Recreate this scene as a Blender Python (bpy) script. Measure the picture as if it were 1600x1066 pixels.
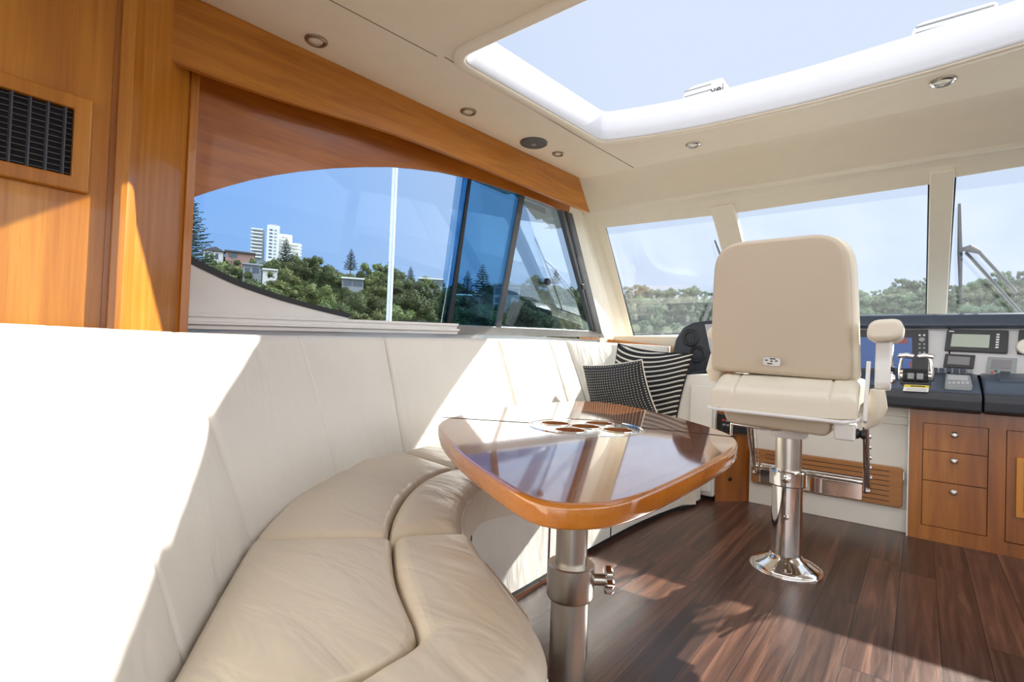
import bpy, bmesh, math, random
from mathutils import Vector, Matrix, noise
from mathutils.geometry import tessellate_polygon
S = bpy.context.scene
for o in list(bpy.data.objects): bpy.data.objects.remove(o)
V = Vector
R3 = random.Random(7)

# ------------------------------------------------------------------ camera
FPX = 801.0
CAM = V((0.0, 0.0, 0.85))
_F = V((638, -39, -801)).normalized()
_P = V((-1005, 21, -801)); _P = (_P - _F * _P.dot(_F)).normalized()
_X = -_P
_U = _X.cross(_F)
ROT = Matrix((_X, _F, _U))            # world = ROT @ camera vector
cd = bpy.data.cameras.new('camera'); cam = bpy.data.objects.new('camera', cd)
S.collection.objects.link(cam)
cam.matrix_world = Matrix.Translation(CAM) @ ROT.to_4x4()
cd.sensor_width = 36.0; cd.lens = 36.0 * FPX / 1600.0
cd.clip_start = 0.02; cd.clip_end = 3000
S.camera = cam

# ------------------------------------------------------------------ sun, sky, exposure
SUN_DIR = V((-0.51, -1.37, -1.0)).normalized()      # direction the light travels
SUN_STRENGTH = 6.5
SKY_STRENGTH = 1.0
EXPOSURE = 0.82
sd = bpy.data.lights.new('sun', 'SUN'); sd.energy = SUN_STRENGTH; sd.angle = math.radians(0.6); sd.color = (1.0, 0.95, 0.87)
so = bpy.data.objects.new('sun', sd); S.collection.objects.link(so)
so.rotation_euler = SUN_DIR.to_track_quat('-Z', 'Y').to_euler()
S.view_settings.view_transform = 'Standard'; S.view_settings.look = 'None'
S.view_settings.gamma = 1.0; S.view_settings.use_curve_mapping = False
S.view_settings.exposure = EXPOSURE

W = bpy.data.worlds.new('world'); S.world = W; W.use_nodes = True
wt = W.node_tree; wt.nodes.clear()
def wn(t, **k):
    n = wt.nodes.new(t)
    for a, b in k.items(): setattr(n, a, b)
    return n
tc = wn('ShaderNodeTexCoord'); sep = wn('ShaderNodeSeparateXYZ'); wt.links.new(tc.outputs['Generated'], sep.inputs[0])
# elevation gradient
mr = wn('ShaderNodeMapRange'); mr.inputs[1].default_value = 0.0; mr.inputs[2].default_value = 0.9
wt.links.new(sep.outputs[2], mr.inputs[0])
ramp = wn('ShaderNodeValToRGB'); e = ramp.color_ramp.elements
e[0].position = 0.0; e[0].color = (0.25, 0.36, 0.52, 1)
e[1].position = 1.0; e[1].color = (0.07, 0.17, 0.42, 1)
x_ = e.new(0.3); x_.color = (0.125, 0.27, 0.55, 1)
wt.links.new(mr.outputs[0], ramp.inputs[0])
# glow round the sun
dp = wn('ShaderNodeVectorMath', operation='DOT_PRODUCT'); dp.inputs[1].default_value = -SUN_DIR
nrm = wn('ShaderNodeVectorMath', operation='NORMALIZE'); wt.links.new(tc.outputs['Generated'], nrm.inputs[0])
wt.links.new(nrm.outputs[0], dp.inputs[0])
m2 = wn('ShaderNodeMapRange'); m2.inputs[1].default_value = -0.05; m2.inputs[2].default_value = 0.80; m2.interpolation_type = 'SMOOTHSTEP'
wt.links.new(dp.outputs['Value'], m2.inputs[0])
mx = wn('ShaderNodeMix', data_type='RGBA'); wt.links.new(m2.outputs[0], mx.inputs[0])
wt.links.new(ramp.outputs[0], mx.inputs[6]); mx.inputs[7].default_value = (0.40, 0.455, 0.56, 1)
bgn = wn('ShaderNodeBackground'); bgn.inputs[1].default_value = SKY_STRENGTH
# bright clouds added to the unseen aft and starboard sky, lifting interior fill
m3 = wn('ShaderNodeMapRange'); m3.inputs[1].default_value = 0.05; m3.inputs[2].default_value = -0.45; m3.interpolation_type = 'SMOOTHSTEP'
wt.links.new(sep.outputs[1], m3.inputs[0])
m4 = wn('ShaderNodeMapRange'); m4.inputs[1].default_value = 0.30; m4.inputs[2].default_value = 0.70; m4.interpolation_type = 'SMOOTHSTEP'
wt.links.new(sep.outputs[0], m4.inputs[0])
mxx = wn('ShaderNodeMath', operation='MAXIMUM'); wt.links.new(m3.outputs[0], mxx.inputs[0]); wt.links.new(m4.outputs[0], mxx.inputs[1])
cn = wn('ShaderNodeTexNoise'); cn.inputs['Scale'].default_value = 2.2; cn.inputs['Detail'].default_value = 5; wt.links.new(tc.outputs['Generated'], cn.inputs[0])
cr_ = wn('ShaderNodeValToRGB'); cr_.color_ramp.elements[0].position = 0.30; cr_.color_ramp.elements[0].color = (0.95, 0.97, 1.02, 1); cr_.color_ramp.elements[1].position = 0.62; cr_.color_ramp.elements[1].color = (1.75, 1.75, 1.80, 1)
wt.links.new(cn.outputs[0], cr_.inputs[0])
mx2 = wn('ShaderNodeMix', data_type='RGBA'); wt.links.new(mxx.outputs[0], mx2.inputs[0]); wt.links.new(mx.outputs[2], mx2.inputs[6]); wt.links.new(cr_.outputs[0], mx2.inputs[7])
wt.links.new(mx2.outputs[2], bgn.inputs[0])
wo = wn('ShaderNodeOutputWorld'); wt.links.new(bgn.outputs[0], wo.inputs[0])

# ------------------------------------------------------------------ measuring helpers
def ray(px, py): return ROT @ V((px - 800.0, -(py - 533.0), -FPX))
def on(px, py, p0, n):
    """point of a real plane of the cabin (through p0, normal n) seen along one sight line"""
    r = ray(px, py); n = V(n)
    return CAM + r * ((V(p0) - CAM).dot(n) / r.dot(n))
def atz(px, py, z): return on(px, py, (0, 0, z), (0, 0, 1))
def aty(px, py, y): return on(px, py, (0, y, 0), (0, 1, 0))
def atx(px, py, x): return on(px, py, (x, 0, 0), (1, 0, 0))
def plane3(a, b, c):
    a, b, c = V(a), V(b), V(c); return a, (b - a).cross(c - a).normalized()

# ------------------------------------------------------------------ materials
class NB:
    def __init__(s, name):
        s.m = bpy.data.materials.new(name); s.m.use_nodes = True; s.t = s.m.node_tree
        s.b = s.t.nodes['Principled BSDF']; s.o = s.t.nodes['Material Output']
    def n(s, t, **k):
        q = s.t.nodes.new(t)
        for a, b in k.items(): setattr(q, a, b)
        return q
    def l(s, a, b): s.t.links.new(a, b)
    def coord(s, kind='Object', scale=(1, 1, 1), rot=(0, 0, 0)):
        c = s.n('ShaderNodeTexCoord'); m = s.n('ShaderNodeMapping'); m.inputs[3].default_value = scale; m.inputs[2].default_value = rot
        s.l(c.outputs[kind], m.inputs[0]); return m.outputs[0]
    def noise(s, vec, scale, detail=4, rough=0.5, dist=0.0):
        q = s.n('ShaderNodeTexNoise'); q.inputs['Scale'].default_value = scale; q.inputs['Detail'].default_value = detail
        q.inputs['Roughness'].default_value = rough; q.inputs['Distortion'].default_value = dist
        s.l(vec, q.inputs['Vector']); return q.outputs[0]
    def ramp(s, fac, stops):
        q = s.n('ShaderNodeValToRGB'); el = q.color_ramp.elements
        while len(el) < len(stops): el.new(0.5)
        for i, (p, c) in enumerate(stops): el[i].position = p; el[i].color = (*c, 1)
        s.l(fac, q.inputs[0]); return q.outputs[0]
    def math(s, op, a, b=None, c=None):
        q = s.n('ShaderNodeMath', operation=op)
        for i, v in enumerate((a, b, c)):
            if v is None: continue
            if isinstance(v, (int, float)): q.inputs[i].default_value = v
            else: s.l(v, q.inputs[i])
        return q.outputs[0]
    def mix(s, f, a, b, mode='MIX'):
        q = s.n('ShaderNodeMix', data_type='RGBA', blend_type=mode)
        for i, v in ((0, f), (6, a), (7, b)):
            if isinstance(v, (int, float)): q.inputs[i].default_value = v
            elif isinstance(v, tuple): q.inputs[i].default_value = (*v, 1)
            else: s.l(v, q.inputs[i])
        return q.outputs[2]
    def bump(s, h, st, dist=0.01, prev=None):
        q = s.n('ShaderNodeBump'); q.inputs['Strength'].default_value = st; q.inputs['Distance'].default_value = dist
        s.l(h, q.inputs['Height'])
        if prev is not None: s.l(prev, q.inputs['Normal'])
        return q.outputs[0]
    def set(s, **k):
        for a, v in k.items():
            i = s.b.inputs[a.replace('_', ' ')]
            if isinstance(v, (int, float)): i.default_value = v
            elif isinstance(v, tuple): i.default_value = (*v, 1) if len(v) == 3 else v
            else: s.l(v, i)
        return s

def plain(name, col, rough=0.5, metal=0.0, coat=0.0, var=0.06, bump=0.0, scale=12, spec=0.5):
    b = NB(name); c = b.coord()
    f = b.noise(c, scale, 3)
    lo = tuple(max(0, v * (1 - var)) for v in col); hi = tuple(min(1, v * (1 + var)) for v in col)
    b.set(Base_Color=b.ramp(f, [(0.3, lo), (0.7, hi)]), Roughness=rough, Metallic=metal, Coat_Weight=coat, Coat_Roughness=0.04, Specular_IOR_Level=spec)
    if bump:
        b.set(Normal=b.bump(b.noise(c, 350, 3), bump, 0.002))
    return b.m

def wood(name, axis, dark, mid, light, rough=0.32, coat=0.3, streak=26.0, plank=None):
    b = NB(name)
    sc = [streak] * 3; sc['xyz'.index(axis)] = 1.1
    c = b.coord(scale=tuple(sc))
    f1 = b.noise(c, 1.0, 6, 0.6, 0.6)
    sc2 = [3.0] * 3; sc2['xyz'.index(axis)] = 0.55
    f2 = b.noise(b.coord(scale=tuple(sc2)), 1.0, 3, 0.5, 0.8)
    f = b.math('ADD', b.math('MULTIPLY', f1, 0.5), b.math('MULTIPLY', f2, 0.55))
    col = b.ramp(f, [(0.36, dark), (0.52, mid), (0.70, light)])
    sc3 = [160.0] * 3; sc3['xyz'.index(axis)] = 5
    f3 = b.noise(b.coord(scale=tuple(sc3)), 1.0, 2)
    col = b.mix(b.math('MULTIPLY', b.math('GREATER_THAN', f3, 0.60), 0.22), col, dark)
    b.set(Base_Color=col, Roughness=rough, Coat_Weight=coat, Coat_Roughness=0.05)
    return b.m

CH_D, CH_M, CH_L = (0.34, 0.100, 0.008), (0.52, 0.190, 0.018), (0.68, 0.295, 0.038)
M = {}
M['cherry_z'] = wood('cherry_vertical', 'z', CH_D, CH_M, CH_L)
M['cherry_y'] = wood('cherry_lengthwise', 'y', CH_D, CH_M, CH_L)
M['cherry_arc'] = wood('cherry_arc', 'y', (0.32, 0.085, 0.006), (0.48, 0.15, 0.012), (0.60, 0.22, 0.022), rough=0.3)
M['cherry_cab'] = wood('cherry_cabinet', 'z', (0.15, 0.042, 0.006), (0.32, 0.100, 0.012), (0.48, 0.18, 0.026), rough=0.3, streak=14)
M['cherry_top'] = wood('cherry_tabletop', 'y', (0.30, 0.09, 0.02), (0.46, 0.155, 0.035), (0.58, 0.22, 0.055), rough=0.06, coat=1.0)
M['cherry_edge'] = wood('cherry_table_edge', 'x', (0.38, 0.105, 0.010), (0.52, 0.165, 0.018), (0.64, 0.24, 0.034), rough=0.12, coat=1.0, streak=8)
M['teak'] = wood('teak', 'x', (0.26, 0.10, 0.03), (0.40, 0.17, 0.05), (0.50, 0.23, 0.08), rough=0.5, coat=0.1)
M['chrome'] = plain('chrome', (0.88, 0.86, 0.84), 0.06, 1.0, var=0.01)
M['satin'] = plain('satin_aluminium', (0.66, 0.63, 0.58), 0.32, 1.0, var=0.02)
M['badge'] = plain('badge_metal', (0.42, 0.41, 0.39), 0.35, 0.7)
M['bronze'] = plain('bronze_ring', (0.30, 0.22, 0.15), 0.35, 0.8)
M['nickel'] = plain('nickel_ring', (0.45, 0.43, 0.40), 0.25, 1.0)
M['ceiling'] = plain('cream_vinyl_headliner', (0.80, 0.725, 0.585), 0.55, bump=0.05, var=0.015)
M['gel'] = plain('white_gelcoat', (0.58, 0.60, 0.64), 0.2, coat=0.5, var=0.01)
M['cream'] = plain('cream_moulding', (0.84, 0.79, 0.66), 0.35, var=0.015)
M['kick'] = plain('cream_kick_panel', (0.78, 0.74, 0.66), 0.4, var=0.02)
M['whitepaint'] = plain('white_lacquer', (0.86, 0.855, 0.84), 0.35, var=0.015)
M['blackp'] = plain('black_plastic', (0.012, 0.013, 0.016), 0.35)
M['rubber'] = plain('black_rubber', (0.010, 0.012, 0.016), 0.5)
M['dash'] = plain('charcoal_dash_vinyl', (0.035, 0.040, 0.050), 0.38, bump=0.25)
M['dashtop'] = plain('blue_black_dash_top', (0.060, 0.080, 0.115), 0.30, bump=0.2)
M['silver'] = plain('silver_grey_panel', (0.52, 0.52, 0.53), 0.4, 0.2)
M['greydev'] = plain('grey_plastic', (0.28, 0.30, 0.31), 0.4)
M['darkmetal'] = plain('dark_grey_frame', (0.10, 0.10, 0.105), 0.4, 0.4)
M['greymetal'] = plain('grey_window_frame', (0.30, 0.30, 0.29), 0.4, 0.5)
M['lens'] = plain('frosted_lens', (0.75, 0.72, 0.62), 0.25)
M['grille'] = plain('grey_grille', (0.10, 0.10, 0.10), 0.6)
M['slat'] = plain('vent_slat', (0.07, 0.075, 0.09), 0.35)
M['void'] = plain('vent_dark', (0.006, 0.006, 0.008), 0.8)
M['seam'] = plain('seam_shadow_gap', (0.30, 0.26, 0.20), 0.8)
M['lcd'] = plain('grey_green_lcd', (0.36, 0.42, 0.34), 0.15, var=0.03)
M['lcd2'] = plain('dark_lcd', (0.16, 0.15, 0.16), 0.15)
M['whitetext'] = plain('white_marking', (0.8, 0.8, 0.8), 0.5)
M['blacktext'] = plain('black_marking', (0.02, 0.02, 0.02), 0.5)
M['yellow'] = plain('yellow_label', (0.80, 0.62, 0.05), 0.5)
M['paper'] = plain('white_label', (0.78, 0.78, 0.74), 0.5)
M['red'] = plain('red_button', (0.6, 0.03, 0.03), 0.4)
M['redscreen'] = plain('screen_red', (0.26, 0.03, 0.03), 0.2)
M['cord'] = plain('grey_cord', (0.42, 0.38, 0.32), 0.7)

def leather(name, col, wr=0.35, rough=0.42):
    b = NB(name); c = b.coord()
    f = b.noise(c, 3.0, 3)
    b.set(Base_Color=b.ramp(f, [(0.3, tuple(v * 0.95 for v in col)), (0.7, col)]), Roughness=rough, Specular_IOR_Level=0.45)
    g = b.bump(b.noise(c, 420, 2), 0.10, 0.001)
    w1 = b.noise(b.coord(scale=(1.6, 5, 1.6), rot=(0, 0, 0.5)), 2.6, 3, 0.45, 0.5)
    g2 = b.bump(w1, wr, 0.02, g)
    b.set(Normal=g2); return b.m
M['leather'] = leather('cream_leather', (0.84, 0.815, 0.75), 0.6)
M['leather2'] = leather('cream_leather_seat', (0.78, 0.695, 0.565), 0.6, 0.36)
M['chairback'] = leather('beige_chair_back', (0.57, 0.48, 0.365), 0.05, 0.45)
M['chairleather'] = leather('cream_chair_leather', (0.82, 0.755, 0.62), 0.15)

def screen(name):
    b = NB(name)
    b.set(Base_Color=(0.01, 0.05, 0.18), Roughness=0.15, Emission_Color=(0.006, 0.075, 0.33), Emission_Strength=0.2)
    return b.m
M['screen'] = screen('blue_screen')

def glass(name, tint, gloss=0.36, dust=0.0):
    b = NB(name); b.t.nodes.remove(b.b)
    tr = b.n('ShaderNodeBsdfTransparent'); tr.inputs[0].default_value = (*tint, 1)
    gl = b.n('ShaderNodeBsdfGlossy'); gl.inputs['Roughness'].default_value = 0.02
    fr = b.n('ShaderNodeFresnel'); fr.inputs[0].default_value = 1.45
    mxs = b.n('ShaderNodeMixShader'); b.l(b.math('MULTIPLY', fr.outputs[0], gloss), mxs.inputs[0]); b.l(tr.outputs[0], mxs.inputs[1]); b.l(gl.outputs[0], mxs.inputs[2])
    out = mxs.outputs[0]
    if dust:
        tl = b.n('ShaderNodeBsdfTranslucent'); tl.inputs[0].default_value = (0.9, 0.93, 1, 1)
        m3 = b.n('ShaderNodeMixShader'); c = b.coord()
        sp = b.noise(c, 260, 2); big = b.noise(c, 3.0, 3)
        f = b.math('MULTIPLY', b.math('ADD', b.math('MULTIPLY', b.math('GREATER_THAN', sp, 0.66), 0.5), big), dust)
        b.l(f, m3.inputs[0]); b.l(out, m3.inputs[1]); b.l(tl.outputs[0], m3.inputs[2]); out = m3.outputs[0]
    b.l(out, b.o.inputs[0]); return b.m
M['glass'] = glass('window_glass', (0.86, 0.93, 0.98))
M['glass_ws'] = glass('windshield_glass', (0.96, 0.98, 0.99), 0.14, 0.035)
M['tint'] = glass('tinted_glass', (0.34, 0.56, 0.72), 0.25)
M['tint2'] = glass('light_tinted_glass', (0.62, 0.76, 0.86), 0.12)

def floor_mat():
    b = NB('walnut_planks'); c = b.n('ShaderNodeTexCoord'); s = b.n('ShaderNodeSeparateXYZ'); b.l(c.outputs['Object'], s.inputs[0])
    wdt, ln = 0.112, 1.05
    u = b.math('DIVIDE', s.outputs[0], wdt); row = b.math('FLOOR', u); fu = b.math('FRACT', u)
    wn_ = b.n('ShaderNodeTexWhiteNoise', noise_dimensions='1D'); b.l(row, wn_.inputs[1])
    v = b.math('ADD', b.math('DIVIDE', s.outputs[1], ln), b.math('MULTIPLY', wn_.outputs[0], 5.0)); col = b.math('FLOOR', v); fv = b.math('FRACT', v)
    w2 = b.n('ShaderNodeTexWhiteNoise', noise_dimensions='2D'); cb = b.n('ShaderNodeCombineXYZ'); b.l(row, cb.inputs[0]); b.l(col, cb.inputs[1]); b.l(cb.outputs[0], w2.inputs[0])
    gu = b.math('LESS_THAN', b.math('MINIMUM', fu, b.math('SUBTRACT', 1.0, fu)), 0.012)
    gv = b.math('LESS_THAN', b.math('MINIMUM', fv, b.math('SUBTRACT', 1.0, fv)), 0.0016)
    gap = b.math('MAXIMUM', gu, gv)
    off = b.n('ShaderNodeVectorMath', operation='ADD'); b.l(c.outputs['Object'], off.inputs[0]); b.l(w2.outputs[1], off.inputs[1])
    mp = b.n('ShaderNodeMapping'); mp.inputs[3].default_value = (34, 1.5, 1); b.l(off.outputs[0], mp.inputs[0])
    g = b.noise(mp.outputs[0], 1.0, 6, 0.6, 1.0)
    k = b.ramp(g, [(0.3, (0.030, 0.012, 0.008)), (0.5, (0.085, 0.036, 0.021)), (0.68, (0.17, 0.078, 0.045))])
    tone = b.math('ADD', 0.62, b.math('MULTIPLY', w2.outputs[0], 0.75))
    vm = b.n('ShaderNodeVectorMath', operation='SCALE'); b.l(k, vm.inputs[0]); b.l(tone, vm.inputs[3])
    colr = b.mix(gap, vm.outputs[0], (0.006, 0.003, 0.002))
    b.set(Base_Color=colr, Roughness=b.math('ADD', 0.24, b.math('MULTIPLY', g, 0.14)), Specular_IOR_Level=0.6)
    b.set(Normal=b.bump(b.math('SUBTRACT', b.math('MULTIPLY', g, 0.5), gap), 0.45, 0.002)); return b.m
M['floor'] = floor_mat()

def stripes_mat():
    b = NB('black_cream_stripe'); c = b.n('ShaderNodeUVMap'); s = b.n('ShaderNodeSeparateXYZ'); b.l(c.outputs[0], s.inputs[0])
    f = b.math('FRACT', b.math('MULTIPLY', b.math('ADD', s.outputs[1], b.math('MULTIPLY', b.math('POWER', b.math('ABSOLUTE', b.math('SUBTRACT', s.outputs[0], 0.35)), 2.0), -0.35)), 17.0))
    t = b.math('MULTIPLY', b.math('GREATER_THAN', f, 0.30), b.math('LESS_THAN', f, 0.62))
    b.set(Base_Color=b.mix(t, (0.014, 0.013, 0.014), (0.72, 0.68, 0.60)), Roughness=0.85)
    b.set(Normal=b.bump(b.noise(b.coord(), 300, 2), 0.3, 0.002)); return b.m
def dots_mat():
    b = NB('dark_dotted_weave'); c = b.n('ShaderNodeUVMap'); s = b.n('ShaderNodeSeparateXYZ'); b.l(c.outputs[0], s.inputs[0])
    u = b.math('SUBTRACT', b.math('FRACT', b.math('MULTIPLY', s.outputs[0], 24.0)), 0.5)
    v = b.math('SUBTRACT', b.math('FRACT', b.math('MULTIPLY', s.outputs[1], 24.0)), 0.5)
    d = b.math('ADD', b.math('MULTIPLY', u, u), b.math('MULTIPLY', v, v))
    t = b.math('LESS_THAN', d, 0.022)
    b.set(Base_Color=b.mix(t, (0.016, 0.017, 0.021), (0.66, 0.66, 0.63)), Roughness=0.8)
    b.set(Normal=b.bump(b.noise(b.coord(), 400, 2), 0.3, 0.002)); return b.m
M['stripes'] = stripes_mat(); M['dots'] = dots_mat()
M['piping'] = plain('cream_piping', (0.72, 0.68, 0.6), 0.7)

def leaf(name, a, c2, c3):
    b = NB(name); oi = b.n('ShaderNodeObjectInfo'); c = b.coord()
    f = b.noise(c, 2.2, 5, 0.7)
    k = b.ramp(f, [(0.32, a), (0.5, c2), (0.68, c3)])
    h = b.n('ShaderNodeHueSaturation'); b.l(b.math('ADD', 0.475, b.math('MULTIPLY', oi.outputs['Random'], 0.05)), h.inputs[0]); h.inputs[1].default_value = 0.95
    b.l(b.math('ADD', 0.75, b.math('MULTIPLY', oi.outputs['Random'], 0.6)), h.inputs[2]); b.l(k, h.inputs[4])
    b.set(Base_Color=h.outputs[0], Roughness=0.7, Specular_IOR_Level=0.2); return b.m
M['leaf'] = leaf('broadleaf_foliage', (0.028, 0.040, 0.016), (0.075, 0.095, 0.034), (0.15, 0.17, 0.065))
M['leafb'] = leaf('bright_foliage', (0.055, 0.075, 0.025), (0.12, 0.15, 0.045), (0.23, 0.255, 0.085))
M['pine'] = leaf('pine_foliage', (0.012, 0.026, 0.022), (0.030, 0.050, 0.040), (0.055, 0.080, 0.055))
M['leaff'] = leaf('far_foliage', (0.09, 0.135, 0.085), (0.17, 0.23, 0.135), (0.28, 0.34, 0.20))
M['bark'] = plain('bark', (0.10, 0.07, 0.05), 0.9, var=0.3)
M['ground'] = plain('hill_undergrowth', (0.045, 0.065, 0.025), 0.9, var=0.4, scale=0.2)
M['bwhite'] = plain('white_render', (0.80, 0.79, 0.75), 0.7)
M['bgrey'] = plain('grey_render', (0.32, 0.34, 0.36), 0.7)
M['brick'] = plain('pink_brick', (0.42, 0.25, 0.20), 0.8, var=0.15)
M['roof'] = plain('dark_roof', (0.10, 0.09, 0.09), 0.7)
M['pane'] = plain('dark_pane', (0.05, 0.08, 0.12), 0.1)
M['mast'] = plain('painted_pole', (0.72, 0.74, 0.76), 0.35)
def water():
    b = NB('harbour_water'); c = b.coord()
    b.set(Base_Color=(0.02, 0.05, 0.07), Roughness=0.12, Normal=b.bump(b.noise(c, 1.2, 6), 0.5, 0.3)); return b.m
M['water'] = water()
M['deck'] = plain('white_deck', (0.82, 0.81, 0.78), 0.5)

# ------------------------------------------------------------------ object helpers
def tag(o, label=None, cat=None, group=None, kind=None):
    for k, v in (('label', label), ('category', cat), ('group', group), ('kind', kind)):
        if v: o[k] = v
    return o
def wloc(o):
    p = V((0, 0, 0))
    while o is not None: p = p + o.location; o = o.parent
    return p
def thing(name, loc, label, cat, group=None):
    o = bpy.data.objects.new(name, None); S.collection.objects.link(o); o.location = loc; o.empty_display_size = 0.05
    return tag(o, label, cat, group)
def obj(name, bm, mat, parent=None, smooth=True, bevel=0.0, seg=3, angle=35, sub=0, recalc=True):
    """link a bmesh drawn in cabin coordinates as ONE object"""
    if recalc: bmesh.ops.recalc_face_normals(bm, faces=bm.faces)
    if parent is not None: org = wloc(parent)
    else:
        xs = [v.co for v in bm.verts]
        org = V(((min(p.x for p in xs) + max(p.x for p in xs)) / 2, (min(p.y for p in xs) + max(p.y for p in xs)) / 2, min(p.z for p in xs)))
    for v in bm.verts: v.co -= org
    me = bpy.data.meshes.new(name); bm.to_mesh(me); bm.free()
    o = bpy.data.objects.new(name, me); S.collection.objects.link(o)
    if parent is not None: o.parent = parent
    else: o.location = org
    me.materials.append(mat)
    if smooth:
        for p in me.polygons: p.use_smooth = True
        try: me.set_sharp_from_angle(angle=math.radians(angle))
        except Exception: pass
    if bevel:
        b = o.modifiers.new('bevel', 'BEVEL'); b.width = bevel; b.segments = seg; b.limit_method = 'ANGLE'; b.angle_limit = math.radians(angle); b.harden_normals = smooth
    if sub:
        b = o.modifiers.new('sub', 'SUBSURF'); b.levels = sub; b.render_levels = sub
    return o
def struct(name, bm, mat, parent=None, **k):
    o = obj(name, bm, mat, parent, **k)
    if parent is None: o['kind'] = 'structure'
    return o
def box(bm, x0, x1, y0, y1, z0, z1):
    vs = [bm.verts.new(p) for p in ((x0, y0, z0), (x1, y0, z0), (x1, y1, z0), (x0, y1, z0), (x0, y0, z1), (x1, y0, z1), (x1, y1, z1), (x0, y1, z1))]
    for f in ((0, 3, 2, 1), (4, 5, 6, 7), (0, 1, 5, 4), (1, 2, 6, 5), (2, 3, 7, 6), (3, 0, 4, 7)): bm.faces.new([vs[i] for i in f])
    return bm
def B(*a): return box(bmesh.new(), *a)
def prism(pts, vec, bm=None):
    """polygon pts (3D, coplanar) swept by vec"""
    bm = bm or bmesh.new(); vec = V(vec)
    a = [bm.verts.new(V(p)) for p in pts]; b = [bm.verts.new(V(p) + vec) for p in pts]; n = len(pts)
    bm.faces.new(a); bm.faces.new(b[::-1])
    for i in range(n): bm.faces.new((a[i], b[i], b[(i + 1) % n], a[(i + 1) % n]))
    return bm
def strip(rowA, rowB, vec, bm=None):
    """quad strip between two polylines, given a thickness vec; handles concave outlines"""
    bm = bm or bmesh.new(); vec = V(vec); n = len(rowA)
    a = [bm.verts.new(V(p)) for p in rowA]; b = [bm.verts.new(V(p)) for p in rowB]
    c = [bm.verts.new(V(p) + vec) for p in rowA]; d = [bm.verts.new(V(p) + vec) for p in rowB]
    for i in range(n - 1):
        bm.faces.new((a[i], a[i + 1], b[i + 1], b[i])); bm.faces.new((c[i], d[i], d[i + 1], c[i + 1]))
        bm.faces.new((a[i], c[i], c[i + 1], a[i + 1])); bm.faces.new((b[i], b[i + 1], d[i + 1], d[i]))
    bm.faces.new((a[0], b[0], d[0], c[0])); bm.faces.new((a[-1], c[-1], d[-1], b[-1]))
    return bm
def plate(outer, holes, vec):
    """flat plate with holes, thickness vec"""
    bm = bmesh.new(); vec = V(vec); loops = [[V(p) for p in l] for l in [outer] + holes]
    tris = tessellate_polygon(loops); flat = [p for l in loops for p in l]
    a = [bm.verts.new(p) for p in flat]; b = [bm.verts.new(p + vec) for p in flat]
    for t in tris:
        try: bm.faces.new([a[i] for i in t]); bm.faces.new([b[i] for i in reversed(t)])
        except ValueError: pass
    k = 0
    for l in loops:
        n = len(l)
        for i in range(n): bm.faces.new((a[k + i], a[k + (i + 1) % n], b[k + (i + 1) % n], b[k + i]))
        k += n
    return bm
def frame_of(d):
    d = V(d).normalized(); u = d.cross(V((0, 0, 1)))
    if u.length < 1e-3: u = V((1, 0, 0))
    u.normalize(); return u, d.cross(u).normalized()
def tube(pts, r, bm=None, n=16, cap=True):
    bm = bm or bmesh.new(); pts = [V(p) for p in pts]; rs = r if isinstance(r, (list, tuple)) else [r] * len(pts); rings = []
    u0 = None
    for i, p in enumerate(pts):
        d = (pts[min(i + 1, len(pts) - 1)] - pts[max(i - 1, 0)])
        u, v = frame_of(d)
        if u0 is not None:
            dn = d.normalized(); u = (u0 - dn * u0.dot(dn)).normalized(); v = dn.cross(u)
        u0 = u
        rings.append([bm.verts.new(p + (u * math.cos(2 * math.pi * k / n) + v * math.sin(2 * math.pi * k / n)) * rs[i]) for k in range(n)])
    for a, b in zip(rings, rings[1:]):
        for k in range(n): bm.faces.new((a[k], a[(k + 1) % n], b[(k + 1) % n], b[k]))
    if cap: bm.faces.new(rings[0][::-1]); bm.faces.new(rings[-1])
    return bm
def lathe(c, prof, axis=(0, 0, 1), n=40, bm=None, cap=True):
    """prof: (radius, height along axis)"""
    bm = bm or bmesh.new(); c = V(c); ax = V(axis).normalized(); u, v = frame_of(ax); rings = []
    for r, h in prof:
        if r < 1e-6: rings.append([bm.verts.new(c + ax * h)])
        else: rings.append([bm.verts.new(c + ax * h + (u * math.cos(2 * math.pi * k / n) + v * math.sin(2 * math.pi * k / n)) * r) for k in range(n)])
    for a, b in zip(rings, rings[1:]):
        for k in range(n):
            k2 = (k + 1) % n
            if len(a) == 1 and len(b) == 1: continue
            if len(a) == 1: bm.faces.new((a[0], b[k], b[k2]))
            elif len(b) == 1: bm.faces.new((a[k], b[0], a[k2]))
            else: bm.faces.new((a[k], b[k], b[k2], a[k2]))
    for e in (rings[0], rings[-1]) if cap else ():
        if len(e) > 1: bm.faces.new(e)
    return bm
def lerp(a, b, t): return a + (b - a) * t
def along(pts, t):
    """point at fraction t of a polyline, smoothed"""
    n = len(pts) - 1; s = min(max(t, 0), 1) * n; i = min(int(s), n - 1); f = s - i
    p = [V(pts[max(i - 1, 0)]), V(pts[i]), V(pts[i + 1]), V(pts[min(i + 2, n)])]
    if i == 0: p[0] = p[1] * 2 - p[2]
    if i + 2 > n: p[3] = p[2] * 2 - p[1]
    return 0.5 * ((2 * p[1]) + (p[2] - p[0]) * f + (2 * p[0] - 5 * p[1] + 4 * p[2] - p[3]) * f * f + (3 * p[1] - p[0] - 3 * p[2] + p[3]) * f ** 3)
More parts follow.
